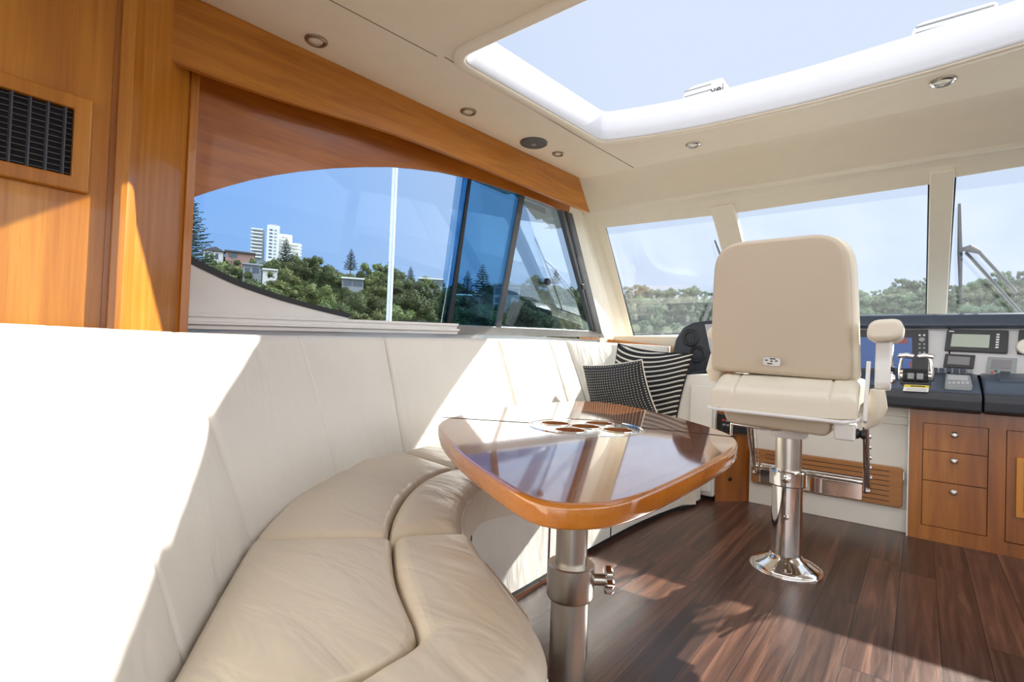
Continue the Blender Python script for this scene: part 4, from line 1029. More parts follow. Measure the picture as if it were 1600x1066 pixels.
# instruments ------------------------------------------------
IP, INn = plane3((0, 3.395, 0.815), (1, 3.395, 0.815), (0, 3.47, 1.07))
if INn.y > 0: INn = -INn
def ip(x, y, o=0.0): return on(x, y, IP + INn * o, INn)
def slab_px(name, q, d, mat, par, off=0.0, bevel=0.002, r=0.0):
    pts = [ip(x, y, off) for x, y in q]
    if r: pts = round_poly(pts, r)
    return obj(name, prism(pts, INn * d), M[mat], par, bevel=bevel)
ct = thing('chartplotter', ip(1395, 585), 'large black chartplotter with a blue lit screen behind chair armrest', 'navigation display')
slab_px('plotter_housing', [(1325, 517), (1450.5, 516.5), (1450, 584), (1325, 584)], 0.014, 'blackp', ct, r=0.004)
slab_px('plotter_screen', [(1332, 527), (1425, 528), (1425, 576), (1332, 576)], 0.002, 'screen', ct, 0.014, 0)
slab_px('screen_panel', [(1399, 529), (1418, 529), (1418, 537), (1399, 537)], 0.001, 'redscreen', ct, 0.016, 0)
slab_px('screen_panel', [(1421, 566), (1425, 566), (1425, 574), (1421, 574)], 0.001, 'redscreen', ct, 0.016, 0)
for y in (524, 538, 544, 551): 
    for x in (1437, 1444): slab_px('plotter_key', [(x - 1.7, y - 1.3), (x + 1.7, y - 1.3), (x + 1.7, y + 1.3), (x - 1.7, y + 1.3)], 0.002, 'whitetext' if y == 524 else 'greydev', ct, 0.014, 0)
k_ = ip(1440.5, 531, 0.014); obj('plotter_dial', lathe(k_, [(0, 0.006), (0.012, 0.005), (0.013, 0), (0, 0)], INn), M['greydev'], ct)
dd = thing('instrument_display', ip(1525, 553), 'wide black instrument with pale green display and a column of keys', 'instrument display')
slab_px('display_housing', [(1480, 516), (1576, 518), (1574, 553.5), (1475.5, 549)], 0.016, 'blackp', dd, r=0.006)
slab_px('display_screen', [(1488, 522), (1547, 523.5), (1545, 544), (1485, 541.5)], 0.002, 'lcd', dd, 0.016, 0)
for k in range(6): slab_px('display_key', [(1557 - k * 0.4, 522 + k * 4), (1562 - k * 0.4, 522 + k * 4), (1562 - k * 0.4, 524.3 + k * 4), (1557 - k * 0.4, 524.3 + k * 4)], 0.003, 'whitetext', dd, 0.016, 0)
slab_px('maker_mark', [(1483, 517), (1491, 517.2), (1491, 518.6), (1483, 518.4)], 0.001, 'whitetext', dd, 0.016, 0)
d2 = thing('instrument_display', ip(1500, 575), 'small black instrument with dark screen below the wide display', 'instrument display')
slab_px('display_housing', [(1477, 553.5), (1524, 556), (1521, 577), (1473.5, 574.5)], 0.012, 'blackp', d2, r=0.003)
slab_px('display_screen', [(1482, 556.5), (1516, 558.5), (1514, 571), (1480, 569)], 0.002, 'lcd2', d2, 0.012, 0)
d3 = thing('instrument_display', ip(1565, 588), 'small grey square instrument at right above the glovebox lid', 'instrument display')
slab_px('display_housing', [(1544, 558.5), (1589, 561), (1586, 589), (1540, 587)], 0.012, 'greydev', d3, r=0.003)
slab_px('display_screen', [(1550, 562), (1581, 563.5), (1579, 577), (1548, 576)], 0.002, 'lcd2', d3, 0.012, 0)
for x, y in ((1550, 582), (1556, 580)): slab_px('display_key', [(x - 2, y - 1.4), (x + 2, y - 1.4), (x + 2, y + 1.4), (x - 2, y + 1.4)], 0.003, 'red' if x == 1550 else 'blackp', d3, 0.012, 0)
slab_px('display_key', [(1563, 580), (1579, 581), (1578, 586), (1562, 585)], 0.003, 'dash', d3, 0.012, 0.0005)
d4 = thing('gauge', ip(1600, 553), 'round cream gauge in black housing at the right edge of the console', 'gauge')
slab_px('gauge_housing', [(1592, 517), (1640, 518), (1640, 556), (1589, 554)], 0.014, 'blackp', d4, r=0.004)
gc = ip(1606, 542, 0.014); obj('gauge_dial', lathe(gc, [(0, 0.008), (0.035, 0.006), (0.040, 0), (0, 0)], INn), M['lens'], d4)
# rocker switches along the panel foot
sw = thing('switch_row', V((0.10, 3.375, 0.822)), 'row of six dark rocker switches along the foot of the panel', 'switches')
for k in range(6):
    a = aty(1457 + k * 10.9, 577.5 + k * 0.55, 3.375)
    obj('rocker_switch', prism([a + V((0, 0, -0.008)), a + V((0.021, 0, -0.008)), a + V((0.021, 0.012, 0.010)), a + V((0, 0.012, 0.010))], (0, 0.02, 0)), M['dashtop'] if k < 5 else M['greydev'], sw, bevel=0.002)
# throttle control
tc_ = aty(1430, 598, 3.235); TX, TY, TZb = tc_.x, 3.25, 0.772
th = thing('throttle_control', V((TX, TY, TZb)), 'chrome twin lever throttle control on the console ledge', 'throttle')
obj('throttle_body', prism([V((TX - 0.05, TY - 0.035, TZb)), V((TX - 0.05, TY - 0.04, TZb + 0.035)), V((TX - 0.05, TY - 0.015, TZb + 0.062)), V((TX - 0.05, TY + 0.03, TZb + 0.062)), V((TX - 0.05, TY + 0.05, TZb))], (0.10, 0, 0)), M['blackp'], th, bevel=0.006)
for k in (-1, 1): obj('throttle_button', B(TX + k * 0.018 - 0.013, TX + k * 0.018 + 0.013, TY - 0.047, TY - 0.038, TZb + 0.012, TZb + 0.042), M['greydev'], th, bevel=0.003)
for s in (-1, 1):
    obj('lever_boss', lathe(V((TX + s * 0.05, TY, TZb + 0.028)), [(0, 0.014), (0.024, 0.012), (0.029, 0.0), (0, 0)], (s, 0, 0)), M['chrome'], th)
    obj('lever_arm', tube([V((TX + s * 0.060, TY, TZb + 0.01)), V((TX + s * 0.064, TY - 0.004, TZb + 0.05)), V((TX + s * 0.058, TY - 0.008, TZb + 0.100)), V((TX + s * 0.052, TY - 0.01, TZb + 0.122))], [0.010, 0.009, 0.008, 0.008], n=14), M['chrome'], th)
    obj('lever_grip', tube([V((TX + s * 0.072, TY - 0.01, TZb + 0.120)), V((TX + s * 0.066, TY - 0.01, TZb + 0.125)), V((TX + s * 0.035, TY - 0.01, TZb + 0.129)), V((TX + s * 0.010, TY - 0.01, TZb + 0.124)), V((TX + s * 0.005, TY - 0.01, TZb + 0.122))], [0.006, 0.013, 0.014, 0.013, 0.006], n=16), M['chrome'], th)
obj('throttle_mount', prism([V((TX - 0.06, TY - 0.05, 0.757)), V((TX + 0.06, TY - 0.05, 0.757)), V((TX + 0.06, TY + 0.06, 0.795)), V((TX - 0.06, TY + 0.06, 0.795))], (0, 0, 0.012)), M['blackp'], th, bevel=0.003)
# warning label on the ledge
FP0, FN = plane3((0, 3.155, 0.7345), (1, 3.155, 0.7345), (0, 3.22, 0.770))
if FN.z < 0: FN = -FN
def fpx(x, y, o=0.0015): return on(x, y, FP0 + FN * o, FN)
wl = thing('warning_label', fpx(1431, 609), 'yellow and white warning label below the throttle', 'label')
ys = 3.150
wa, wb = aty(1411, 601, ys), aty(1451, 603, ys); wz1 = wa.z; wz0 = aty(1411, 614, ys).z
wa.x += 0; 
q = [fpx(1413, 600.5), fpx(1452.5, 602), fpx(1451.5, 611), fpx(1411, 609.5)]
obj('label_sheet', prism([fpx(1413, 601), fpx(1452, 603), fpx(1450.5, 613), fpx(1410.5, 611)], FN * 0.001), M['paper'], wl, smooth=False)
obj('label_band', prism([fpx(1413, 601, 0.0025), fpx(1452, 603, 0.0025), fpx(1451.5, 606.5, 0.0025), fpx(1412.3, 604.5, 0.0025)], FN * 0.0005), M['yellow'], wl, smooth=False)
obj('label_text', prism([fpx(1423, 602.6, 0.003), fpx(1446, 603.8, 0.003), fpx(1445.7, 605.2, 0.003), fpx(1422.6, 604.0, 0.003)], FN * 0.0005), M['blacktext'], wl, smooth=False)
for k in range(3): obj('label_text', prism([fpx(1416, 606.6 + k * 1.5, 0.0025), fpx(1447, 608.2 + k * 1.5, 0.0025), fpx(1447, 608.6 + k * 1.5, 0.0025), fpx(1416, 607.0 + k * 1.5, 0.0025)], FN * 0.0005), M['greydev'], wl, smooth=False)
# autopilot remote
rc0 = V((0.115, 3.20, 0.775))
def rp(x, y, o=0.0): return on(x, y, (0, 3.22, 0.785 + o), (0, -0.45, 1))
rc = thing('remote_control', rp(1497, 607), 'light grey handheld control lying on the console ledge', 'remote control')
obj('remote_body', prism(round_poly([rp(1478, 584), rp(1516, 586), rp(1520, 604), rp(1475.5, 602)], [0.008, 0.008, 0.018, 0.018]), (0, 0, -0.022)), M['greydev'], rc, bevel=0.004)
obj('remote_screen', prism([rp(1481, 586, 0.001), rp(1513, 588, 0.001), rp(1512, 595, 0.001), rp(1480.5, 593.5, 0.001)], (0, 0, 0.001)), M['silver'], rc, smooth=False)
for k in range(5): obj('remote_key', prism(round_poly([rp(1481 + k * 7, 597, 0.001), rp(1486 + k * 7, 597.2, 0.001), rp(1486 + k * 7, 600.5, 0.001), rp(1481 + k * 7, 600.3, 0.001)], 0.002), (0, 0, 0.002)), M['silver'], rc, smooth=False)

# ---- kick panel, teak footboard
KY = 3.325
struct('wall_kick_panel', B(-0.792, -0.036, KY, KY + 0.03, 0, 0.66), M['kick'], smooth=False)
struct('trim_14', B(-0.79, -0.04, KY - 0.012, KY, 0.0, 0.118), M['kick'], bevel=0.003)
struct('trim_15', B(-0.60, -0.044, KY - 0.010, KY, 0.545, 0.585), M['kick'], bevel=0.002)
for x in (-0.06, -0.06): pass
fb_ = thing('footboard', V((-0.42, KY - 0.02, 0.13)), 'grooved teak footboard hinged on the cream panel under the console', 'footboard')
def ky(x, y): return aty(x, y, KY - 0.03)
fbp = round_poly([V((-0.775, KY - 0.032, ky(1415, 795).z)), V((ky(1411, 740).x, KY - 0.032, ky(1411, 795).z)), V((ky(1411, 740).x, KY - 0.032, ky(1411, 732).z)), V((-0.775, KY - 0.032, ky(1411, 732).z))], 0.015)
bz0, bz1 = ky(1411, 795).z, ky(1411, 732).z; bx1 = ky(1411, 740).x
obj('teak_board', prism(fbp, (0, 0.022, 0)), M['teak'], fb_, bevel=0.005)
for k in range(7):
    z = bz0 + (bz1 - bz0) * (k + 1) / 8
    obj('board_groove', B(-0.70, bx1 - 0.055, KY - 0.0330, KY - 0.0315, z - 0.0016, z + 0.0016), M['rubber'], fb_, smooth=False)
obj('board_hinge', B(bx1 - 0.001, bx1 + 0.006, KY - 0.03, KY, bz1 - 0.06, bz1 - 0.02), M['satin'], fb_, bevel=0.001)

# ---- short cherry panel between sofa and kick panel with the black handset
struct('wall_cherry_end', prism([V((-0.942, 3.17, 0)), V((-0.788, 3.335, 0)), V((-0.788, 3.40, 0)), V((-0.942, 3.40, 0))], (0, 0, 0.82)), M['cherry_cab'], smooth=False)
pn_ = V((0.165, -0.154, 0)).normalized()
def cpn(x, y, o=0.0): return on(x, y, V((-0.942, 3.17, 0)) + pn_ * o, pn_)
hs = thing('marine_handset', cpn(1145, 672), 'black device with small keys on the cherry panel beside the armrest', 'handset')
obj('handset_body', prism(round_poly([cpn(1121, 646), cpn(1158, 648), cpn(1166, 672), cpn(1160, 677), cpn(1121, 673)], 0.006), pn_ * 0.05), M['blackp'], hs, bevel=0.006)
for k, (x, y) in enumerate(((1128, 655), (1134, 656), (1140, 657), (1129, 662), (1135, 663), (1141, 664))):
    obj('handset_key', prism([cpn(x, y, 0.05), cpn(x + 4, y + 0.3, 0.05), cpn(x + 4, y + 3, 0.05), cpn(x, y + 2.7, 0.05)], pn_ * 0.003), M['red'] if k == 0 else M['greydev'], hs, smooth=False)
cyl = cpn(1141, 749, 0.001)
tag(obj('power_socket', lathe(cyl, [(0, 0.004), (0.010, 0.004), (0.013, 0.0), (0, 0)], pn_, n=20), M['blackp']), 'tiny round black socket low on the cherry panel', 'socket')

# ---- drawer cabinet
CFY = 3.265
cab = thing('drawer_cabinet', V((0.3, CFY, 0)), 'cherry wood cabinet with three drawers under the console', 'cabinet')
x0 = -0.036
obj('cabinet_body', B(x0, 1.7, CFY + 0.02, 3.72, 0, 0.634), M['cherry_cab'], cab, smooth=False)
def cz(x, y): return aty(x, y, CFY)
dl, dr_ = cz(1441, 700).x, cz(1545, 700).x
zt = [cz(1441, 660).z, cz(1441, 702).z, cz(1441, 749.5).z, cz(1441, 820).z]
dx0, dx1 = cz(1572, 700).x, cz(1572, 700).x + 0.45
zb = zt[3]
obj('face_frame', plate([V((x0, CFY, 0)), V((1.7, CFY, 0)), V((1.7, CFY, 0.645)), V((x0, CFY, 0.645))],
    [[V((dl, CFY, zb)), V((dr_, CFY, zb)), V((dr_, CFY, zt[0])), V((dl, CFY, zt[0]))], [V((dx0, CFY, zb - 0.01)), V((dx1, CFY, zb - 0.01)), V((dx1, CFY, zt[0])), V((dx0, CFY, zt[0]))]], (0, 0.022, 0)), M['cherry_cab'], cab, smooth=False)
kx = cz(1491, 700).x
for i, ky_ in enumerate((679.5, 720, 769)):
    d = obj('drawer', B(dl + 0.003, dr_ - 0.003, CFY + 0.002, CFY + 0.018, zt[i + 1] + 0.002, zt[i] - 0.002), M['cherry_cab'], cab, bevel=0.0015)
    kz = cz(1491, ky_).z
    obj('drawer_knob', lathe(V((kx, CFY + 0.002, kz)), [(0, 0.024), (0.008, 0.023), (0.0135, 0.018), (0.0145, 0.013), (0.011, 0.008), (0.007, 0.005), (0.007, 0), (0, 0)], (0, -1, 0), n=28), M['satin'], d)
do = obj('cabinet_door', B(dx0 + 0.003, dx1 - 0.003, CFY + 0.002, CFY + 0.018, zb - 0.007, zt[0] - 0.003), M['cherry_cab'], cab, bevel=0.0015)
px0 = cz(1588, 700).x; pz0, pz1 = cz(1588, 808).z, cz(1588, 714).z
obj('door_frame_moulding', plate([V((px0, CFY, pz0)), V((px0 + 0.3, CFY, pz0)), V((px0 + 0.3, CFY, pz1)), V((px0, CFY, pz1))], [[V((px0 + 0.026, CFY, pz0 + 0.026)), V((px0 + 0.274, CFY, pz0 + 0.026)), V((px0 + 0.274, CFY, pz1 - 0.026)), V((px0 + 0.026, CFY, pz1 - 0.026))]], (0, -0.012, 0)), M['cherry_z'], do, smooth=False, bevel=0.003)
obj('edge_strip', B(x0 - 0.006, x0 - 0.001, CFY - 0.001, CFY + 0.06, 0, 0.645), M['whitepaint'], cab, smooth=False)

# ================================================================== OUTSIDE
# wipers on the windshield
def wiper(label, blade, arms, knuckle=None):
    b0, b1 = [ws(x, y, 0.06) for x, y in blade]
    t = thing('windshield_wiper', b1, label, 'wiper')
    obj('wiper_blade', tube([b0, lerp(b0, b1, 0.5) + wn_out * 0.012, b1], [0.006, 0.011, 0.006], n=8), M['rubber'], t)
    for a in arms: obj('wiper_arm', tube([ws(x, y, 0.085) for x, y in a], 0.0085, n=8), M['darkmetal'], t)
    if knuckle: obj('wiper_knuckle', tube([ws(x, y, 0.08) for x, y in knuckle], [0.010, 0.020, 0.012], n=10), M['darkmetal'], t)
wiper('black windshield wiper with twin arms in the right pane', [(1499, 319), (1501, 470)], [[(1510, 395), (1605, 500)], [(1526, 390), (1588, 457)]], [(1502, 390), (1515, 388), (1530, 394)])
wiper('black windshield wiper half hidden behind the helm chair', [(1117, 376), (1170, 520)], [[(1098, 504), (1128, 430), (1140, 420)], [(1110, 504), (1135, 440)]])

# tall pole outside the port window
def far(px, py, d):
    r = ray(px, py); h = math.hypot(r.x, r.y); return CAM + r * (d / h)
t0, t1 = far(614, 255, 9.0), far(605, 560, 9.0)
pl = thing('dock_pole', V((t1.x, t1.y, -1.3)), 'tall pale metal pole standing outside the port window', 'pole')
obj('pole_shaft', tube([V((t1.x, t1.y, -1.3)), V((t1.x, t1.y, 6.5))], 0.046, n=16), M['mast'], pl)
obj('sail_track', tube([V((t1.x + 0.040, t1.y - 0.015, -1.3)), V((t1.x + 0.040, t1.y - 0.015, 6.4))], 0.016, n=8), M['gel'], pl)
struct('floor_water', B(-900, 900, -900, 900, -1.9, -1.4), M['water'], smooth=False)

# --- terrain: height as a function of bearing (photo column at the horizon) and distance
def interp(tab, x):
    if x <= tab[0][0]: return tab[0][1]
    for (a, b), (c_, d) in zip(tab, tab[1:]):
        if x <= c_: return b + (d - b) * (x - a) / (c_ - a)
    return tab[-1][1]
SKY = [(0, 405), (286, 408), (330, 398), (400, 402), (440, 402), (490, 400), (520, 402), (560, 410), (600, 420), (640, 432), (690, 442), (740, 446), (800, 441), (850, 438), (905, 446), (960, 442), (1010, 446), (1060, 447), (1110, 452), (1200, 452), (1340, 448), (1400, 440), (1447, 426), (1485, 442), (1530, 432), (1580, 420), (1700, 415)]
DN = [(0, 55), (600, 60), (850, 70), (960, 170), (1100, 200), (1700, 230)]   # near edge distance
DF = [(0, 120), (600, 125), (850, 135), (960, 260), (1100, 300), (1700, 330)]
def bearing(px): r = ray(px, 545); return math.atan2(r.x, r.y)
def hz(px): return 572 + 0.0365 * (px - 1438)
def ground_z(px, t):
    d = lerp(interp(DN, px), interp(DF, px), t); ytop = interp(SKY, px); ylow = hz(px) - 16
    # tree tops follow a line from ylow at the near edge to the skyline at the far edge
    yy = ylow + (ytop - ylow) * (t ** 0.8)
    top = far(px, yy, d).z
    return d, top - 6.0 * (0.6 + 0.4 * t)
bm = bmesh.new(); cols = []
pxs = [-150 + 20 * i for i in range(105)]
for px in pxs:
    c_ = []
    for k in range(0, 15):
        t = k / 12.0
        d, z = ground_z(px, min(t, 1.0))
        if k == 0: z = -1.9
        if t > 1: d += 40 * (t - 1) * 12; z -= 1.5 * (t - 1) * 12
        p = far(px, 545, d); c_.append(bm.verts.new((p.x, p.y, z)))
    cols.append(c_)
for a, b in zip(cols, cols[1:]):
    for i in range(14): bm.faces.new((a[i], b[i], b[i + 1], a[i + 1]))
hill = obj('hillside', bm, M['ground'], recalc=False); hill['kind'] = 'structure'

# --- tree kinds (crown made of leaf clumps)
def crown_mesh(name, seed, kind):
    rn = random.Random(seed); bm = bmesh.new(); blobs = []
    if kind == 'broad':
        for i in range(15):
            a = rn.random() * 6.28; r = 2.6 * math.sqrt(rn.random()); z = 4.2 + rn.random() * 3.6 * (1 - r / 3.6)
            blobs.append((V((math.cos(a) * r, math.sin(a) * r, z)), 1.0 + rn.random() * 0.7))
        blobs += [(V((0, 0, 3.6)), 2.2), (V((0.5, 0.3, 2.4)), 2.3), (V((-1.2, 0.5, 2.6)), 1.8), (V((1.1, -1.1, 2.3)), 1.9)]
    elif kind == 'low':
        for i in range(12):
            a = rn.random() * 6.28; r = 3.0 * math.sqrt(rn.random())
            blobs.append((V((math.cos(a) * r, math.sin(a) * r, 2.2 + rn.random() * 2.2)), 1.1 + rn.random() * 0.6))
        blobs += [(V((0, 0, 1.8)), 2.4)]
    elif kind == 'gum':
        for i in range(16):
            a = rn.random() * 6.28; r = 3.4 * math.sqrt(rn.random()); z = 4.5 + rn.random() * 3.2
            blobs.append((V((math.cos(a) * r, math.sin(a) * r, z)), 0.55 + rn.random() * 0.6))
        blobs += [(V((0, 0, 3.0)), 2.4), (V((1.4, 0.6, 2.4)), 1.8), (V((-1.5, -0.4, 2.4)), 1.8)]
    for c, r in blobs:
        s = bmesh.ops.create_icosphere(bm, subdivisions=2, radius=r * 0.66, matrix=Matrix.Translation(c))
        for v in s['verts']:
            n = noise.noise(v.co * 1.7 + V((seed, 0, 0))) * 0.5 + noise.noise(v.co * 4.1) * 0.22
            v.co = c + (v.co - c) * (1 + n)
        for k in range(int(330 * r * r)):
            d = V((rn.gauss(0, 1), rn.gauss(0, 1), rn.gauss(0, 1))).normalized(); p = c + d * r * (0.62 + rn.random() * 0.50 * (0.75 + noise.noise(c * 3 + d * 2.4)))
            u, w = frame_of(d + V((rn.random() - 0.5, rn.random() - 0.5, rn.random() - 0.5)) * 0.9); q = 0.08 + rn.random() * 0.13
            bm.faces.new([bm.verts.new(p + u * q), bm.verts.new(p + w * q * 0.7), bm.verts.new(p - u * q), bm.verts.new(p - w * q * 0.7 + d * 0.08)])
    me = bpy.data.meshes.new(name); bm.to_mesh(me); bm.free(); return me
def pine_mesh(name, seed, tiers, H, spread):
    rn = random.Random(seed); bm = bmesh.new()
    for t in range(tiers):
        f = t / (tiers - 1); z = H * (0.10 + 0.88 * f); L = spread * (1 - f) ** 0.75 * (0.85 + 0.3 * rn.random()) + 0.15
        nb = 8 if f < 0.8 else 5; a0 = rn.random() * 6
        for b in range(nb):
            a = a0 + 6.283 * b / nb + rn.uniform(-0.15, 0.15); d = V((math.cos(a), math.sin(a), 0)); L2 = L * rn.uniform(0.8, 1.1)
            pts = [V((0, 0, z)) + d * L2 * s + V((0, 0, 0.22 * L2 * (s * s) - 0.10 * L2 * s)) for s in (0, 0.35, 0.7, 1.0)]
            tube(pts, [0.07, 0.06, 0.05, 0.03], bm, n=4)
            sd = V((-d.y, d.x, 0))
            for k in range(int(9 + 5 * L2)):
                s = rn.uniform(0.2, 1.0); p = V((0, 0, z)) + d * L2 * s + V((0, 0, 0.22 * L2 * s * s - 0.1 * L2 * s)); w = 0.30 * (1.15 - s) * L2 * 0.45 + 0.18
                q = sd * (w if rn.random() < 0.5 else -w)
                e = d * rn.uniform(0.05, 0.25)
                bm.faces.new([bm.verts.new(p - d * 0.09), bm.verts.new(p + q + e + V((0, 0, 0.05))), bm.verts.new(p + q * 0.9 + e + V((0, 0, -0.12))), bm.verts.new(p + d * 0.1 + V((0, 0, -0.06)))])
    me = bpy.data.meshes.new(name); bm.to_mesh(me); bm.free(); return me
def trunk_mesh(name, h, r):
    bm = tube([V((0, 0, -1.5)), V((0.05, 0, h * 0.5)), V((0, 0.05, h))], [r, r * 0.75, r * 0.4], n=8)
    me = bpy.data.meshes.new(name); bm.to_mesh(me); bm.free(); return me
def mk(me, mat):
    me = me; me.materials.clear(); me.materials.append(M[mat]); return me
TR = trunk_mesh('trunk', 4.0, 0.22); mk(TR, 'bark'); TRP = {14: mk(trunk_mesh('trunk_tall', 13.6, 0.28), 'bark'), 9: mk(trunk_mesh('trunk_slim', 8.8, 0.16), 'bark')}
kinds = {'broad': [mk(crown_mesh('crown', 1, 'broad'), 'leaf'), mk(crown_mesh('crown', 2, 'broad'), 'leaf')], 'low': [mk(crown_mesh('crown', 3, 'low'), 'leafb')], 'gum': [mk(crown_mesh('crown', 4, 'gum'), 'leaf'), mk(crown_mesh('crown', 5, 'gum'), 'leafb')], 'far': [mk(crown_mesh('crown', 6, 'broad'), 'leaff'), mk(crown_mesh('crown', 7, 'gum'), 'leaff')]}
PINE = [mk(pine_mesh('pine_crown', 11, 24, 14.0, 4.6), 'pine'), mk(pine_mesh('pine_crown', 12, 14, 9.0, 2.9), 'pine')]
def tree(name, crown, trunk, p, s, sz_, rz, label, group):
    t = thing(name, p, label, 'tree', group); t.rotation_euler.z = rz; t.scale = (s, s, s * sz_)
    for nm, me in (('crown', crown), ('trunk', trunk)):
        o = bpy.data.objects.new(nm, me); S.collection.objects.link(o); o.parent = t
    return t
rn = random.Random(21)
def plant(px0, px1, rows_, step, kset, label, group, name):
    for r in range(rows_):
        t = (r + 0.5) / rows_; px = px0 + rn.random() * step
        while px < px1:
            d, z = ground_z(px, t); p = far(px, 545, d); k = rn.choice(kset); s = rn.uniform(0.75, 1.15) * (0.75 if r < 2 else 1.0) * (0.85 if px > 930 else 0.92)
            if px > 930: s *= 1.25
            sy = interp(SKY, px)
            me = rn.choice(kinds[k])
            if px < 930:
                look = {'broad': 'dark green rounded broadleaf tree', 'gum': 'loose grey green gum tree', 'low': 'low bright green tree'}[k]
                where = 'left of the pole' if px < 605 else 'between pole and sliding frame' if px < 700 else 'behind the tinted pane' if px < 780 else 'in the forward pane'
                row = ('at the hill foot', 'partway uphill', 'on the hill crest')[0 if t < 0.34 else 1 if t < 0.67 else 2]
            else:
                look = 'rounded hazy green tree' if me is kinds['far'][0] else 'ragged hazy green tree'; where = label; row = ('low', 'midway', 'high')[0 if t < 0.34 else 1 if t < 0.67 else 2] + ' on the hill'
            lab = look + ' ' + row + ' ' + where
            tree(name, me, TR, V((p.x, p.y, z - 0.6)), s, rn.uniform(0.85, 1.1), rn.random() * 6.28, lab, lab.replace('tree', 'trees', 1))
            px += step * rn.uniform(0.7, 1.25) * (1.15 - 0.35 * t)
plant(255, 915, 6, 30, ['broad', 'broad', 'gum', 'low'], 'leafy green tree on the wooded hillside outside the port window', 'trees on the port hillside', 'broadleaf_tree')
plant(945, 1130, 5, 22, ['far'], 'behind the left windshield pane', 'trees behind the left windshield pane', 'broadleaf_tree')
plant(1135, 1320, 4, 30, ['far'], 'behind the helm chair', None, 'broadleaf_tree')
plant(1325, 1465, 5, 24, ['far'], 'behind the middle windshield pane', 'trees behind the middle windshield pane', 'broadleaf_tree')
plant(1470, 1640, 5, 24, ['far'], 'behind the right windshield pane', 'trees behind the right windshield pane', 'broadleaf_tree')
# conifers that stand out
def conifer(px, ytop, ybot, d, k, label, H):
    a, b = far(px, ytop, d), far(px, ybot, d); s = (a.z - b.z) / H
    t = tree('norfolk_pine', PINE[k], TRP[H], V((a.x, a.y, b.z)), s, 1.0, rn.random() * 6, label, None); return t
conifer(291, 290, 425, 62, 0, 'tall dark layered pine at the left edge of the port window', 14)
conifer(448, 372, 412, 100, 1, 'dark pine standing against the white apartment tower', 9)
conifer(549, 389, 425, 110, 1, 'lone slim pine on the skyline between tower and pole', 9)
conifer(642, 416, 440, 110, 1, 'small pine on the skyline just right of the pole', 9)
conifer(731, 423, 462, 82, 1, 'shorter of the two pines seen through tinted glass', 9)
conifer(755, 413, 468, 95, 1, 'taller of the two pines seen through tinted glass', 9)
conifer(869, 419, 446, 110, 1, 'small pine on the skyline near the forward end of side window', 9)

# --- buildings
def frame_at(px, py, d):
    p = far(px, py, d); r = V((p.x, p.y, 0)).normalized(); right = V((r.y, -r.x, 0)); return p, right, r
def bbox(name, par, p, right, back, w0, w1, d0, d1, z0, z1, mat, bev=0):
    return obj(name, prism([p + right * w0 + back * d0 + V((0, 0, z0)), p + right * w1 + back * d0 + V((0, 0, z0)), p + right * w1 + back * d1 + V((0, 0, z0)), p + right * w0 + back * d1 + V((0, 0, z0))], (0, 0, z1 - z0)), M[mat], par, smooth=False)
D = 260.0; mpp = D / 801 * 0.90
p, right, back = frame_at(430, 420, D)
tw = thing('apartment_tower', p, 'white high rise apartment block with stacked balconies on the hill', 'building')
k = mpp
def ww(px): return (px - 430) * k
base_z = -40
bbox('tower_core', tw, p, right, back, ww(416), ww(434), 0, 12, base_z, (420 - 352) * k, 'bwhite')
bbox('roof_plant', tw, p, right, back, ww(419), ww(431), 2, 10, (420 - 352) * k, (420 - 349) * k, 'bgrey')
bbox('left_wing', tw, p, right, back, ww(396), ww(412), 2, 14, base_z, (420 - 359) * k, 'bgrey')
bbox('right_wing', tw, p, right, back, ww(434), ww(453), 3, 15, base_z, (420 - 362) * k, 'bwhite')
bbox('low_wing', tw, p, right, back, ww(453), ww(466), 4, 15, base_z, (420 - 374) * k, 'bwhite')
for f in range(9):
    z = (420 - 405 + f * 5.4) * k
    bbox('balcony', tw, p, right, back, ww(393.5), ww(410), -0.5, 3, z, z + 1.9 * k, 'bwhite')
    if f < 8: bbox('balcony', tw, p, right, back, ww(437), ww(454 - max(0, f - 5) * 3), 1.2, 4, z, z + 1.9 * k, 'bwhite')
    if f < 6: bbox('balcony', tw, p, right, back, ww(455), ww(468), 2.5, 5, z, z + 1.9 * k, 'bwhite')
    bbox('window', tw, p, right, back, ww(419.5), ww(424), -0.15, 0.1, z + 1.0 * k, z + 3.4 * k, 'pane')
    bbox('window', tw, p, right, back, ww(426.5), ww(430), -0.15, 0.1, z + 1.0 * k, z + 3.4 * k, 'bgrey')
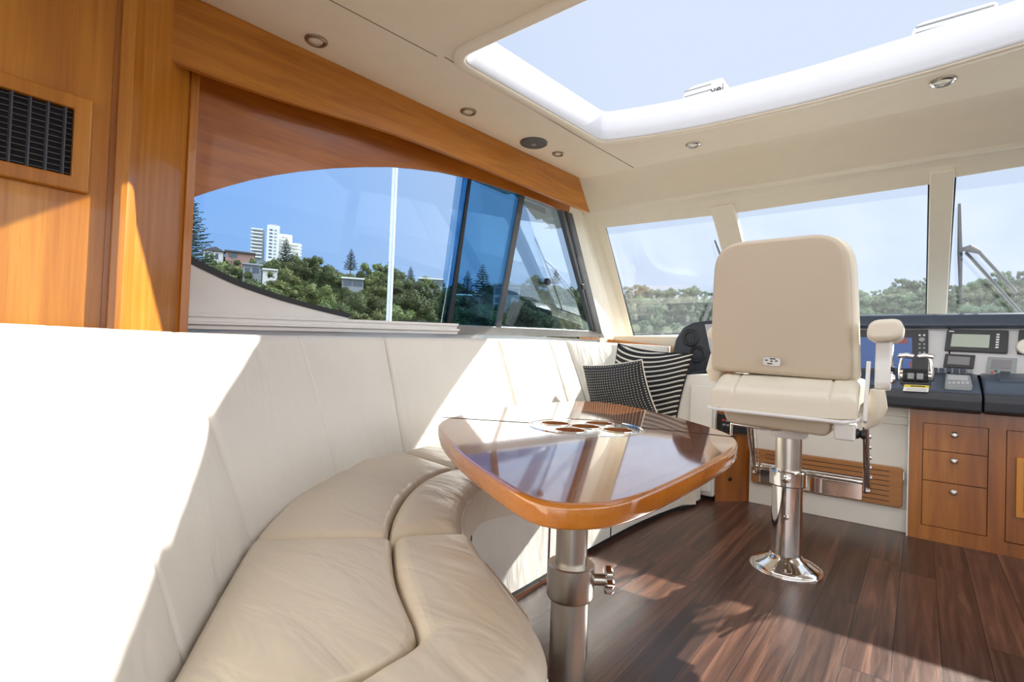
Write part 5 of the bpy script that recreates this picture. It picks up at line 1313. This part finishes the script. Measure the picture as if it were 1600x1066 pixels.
def house(px0, px1, ytop, ybot, d, mat, roof, label, wins, pitched=False):
    pm = (px0 + px1) / 2; yl = hz(pm) - 16; t_ = min(1, max(0.05, (yl - ybot) / (yl - interp(SKY, pm))) ** 1.25); d = lerp(interp(DN, pm), interp(DF, pm), t_) + 2
    pc, rt, bk_ = frame_at((px0 + px1) / 2, ybot, d); m = d / 801 * (0.9 if px0 < 600 else 0.97); hw_ = (px1 - px0) / 2 * m; H = (ybot - ytop) * m
    t = thing('house', pc, label, 'building')
    bbox('house_wall', t, pc, rt, bk_, -hw_, hw_, 0, 8, -9, H, mat)
    if pitched:
        e = [pc + rt * -hw_ * 1.12 + bk_ * -0.6 + V((0, 0, H)), pc + rt * hw_ * 1.12 + bk_ * -0.6 + V((0, 0, H)), pc + rt * hw_ * 0.2 + bk_ * -0.6 + V((0, 0, H + hw_ * 0.5))]
        obj('house_roof', prism(e, bk_ * 9), M[roof], t, smooth=False)
    else: bbox('house_roof', t, pc, rt, bk_, -hw_ * 1.08, hw_ * 1.08, -0.8, 8.5, H, H + 0.28, roof)
    for a, b, z0, z1 in wins: bbox('window', t, pc, rt, bk_, -hw_ + 2 * hw_ * a, -hw_ + 2 * hw_ * b, -0.06, 0.1, H * z0, H * z1, 'pane')
house(320, 346, 393, 408, 84, 'bwhite', 'roof', 'white gabled house beside the tall dark pine', [(0.1, 0.25, 0.2, 0.8), (0.35, 0.5, 0.2, 0.8), (0.6, 0.75, 0.2, 0.8)], True)
house(355, 394, 396, 412, 118, 'brick', 'roof', 'pink brick house with flat dark roof left of the tower', [(0.1, 0.4, 0.5, 0.9)])
house(381, 407, 415, 432, 74, 'bgrey', 'bgrey', 'grey flat roofed modern house among trees below the tower', [(0.1, 0.35, 0.1, 0.75), (0.5, 0.85, 0.3, 0.85)])
house(411, 432, 423, 437, 73, 'bwhite', 'bwhite', 'white modern house with square windows below the tower', [(0.4, 0.55, 0.6, 0.8), (0.7, 0.8, 0.2, 0.4)])
house(534, 568, 436, 450, 82, 'bgrey', 'bwhite', 'low white roofed house among trees left of the pole', [(0.05, 0.45, 0.2, 0.8), (0.5, 0.95, 0.2, 0.8)])
house(654, 692, 437, 449, 86, 'bgrey', 'bwhite', 'long glass fronted house right of the pole', [(0.05, 0.3, 0.2, 0.8), (0.36, 0.62, 0.2, 0.8), (0.7, 0.95, 0.2, 0.8)])
house(700, 750, 462, 474, 78, 'bgrey', 'bwhite', 'low pale roofed house behind tinted glass at left', [(0.1, 0.5, 0.2, 0.8)])
house(770, 812, 445, 478, 88, 'bgrey', 'bgrey', 'large grey house behind tinted glass by the frame bar', [(0.05, 0.45, 0.55, 0.85), (0.55, 0.95, 0.55, 0.85), (0.05, 0.45, 0.15, 0.4)])
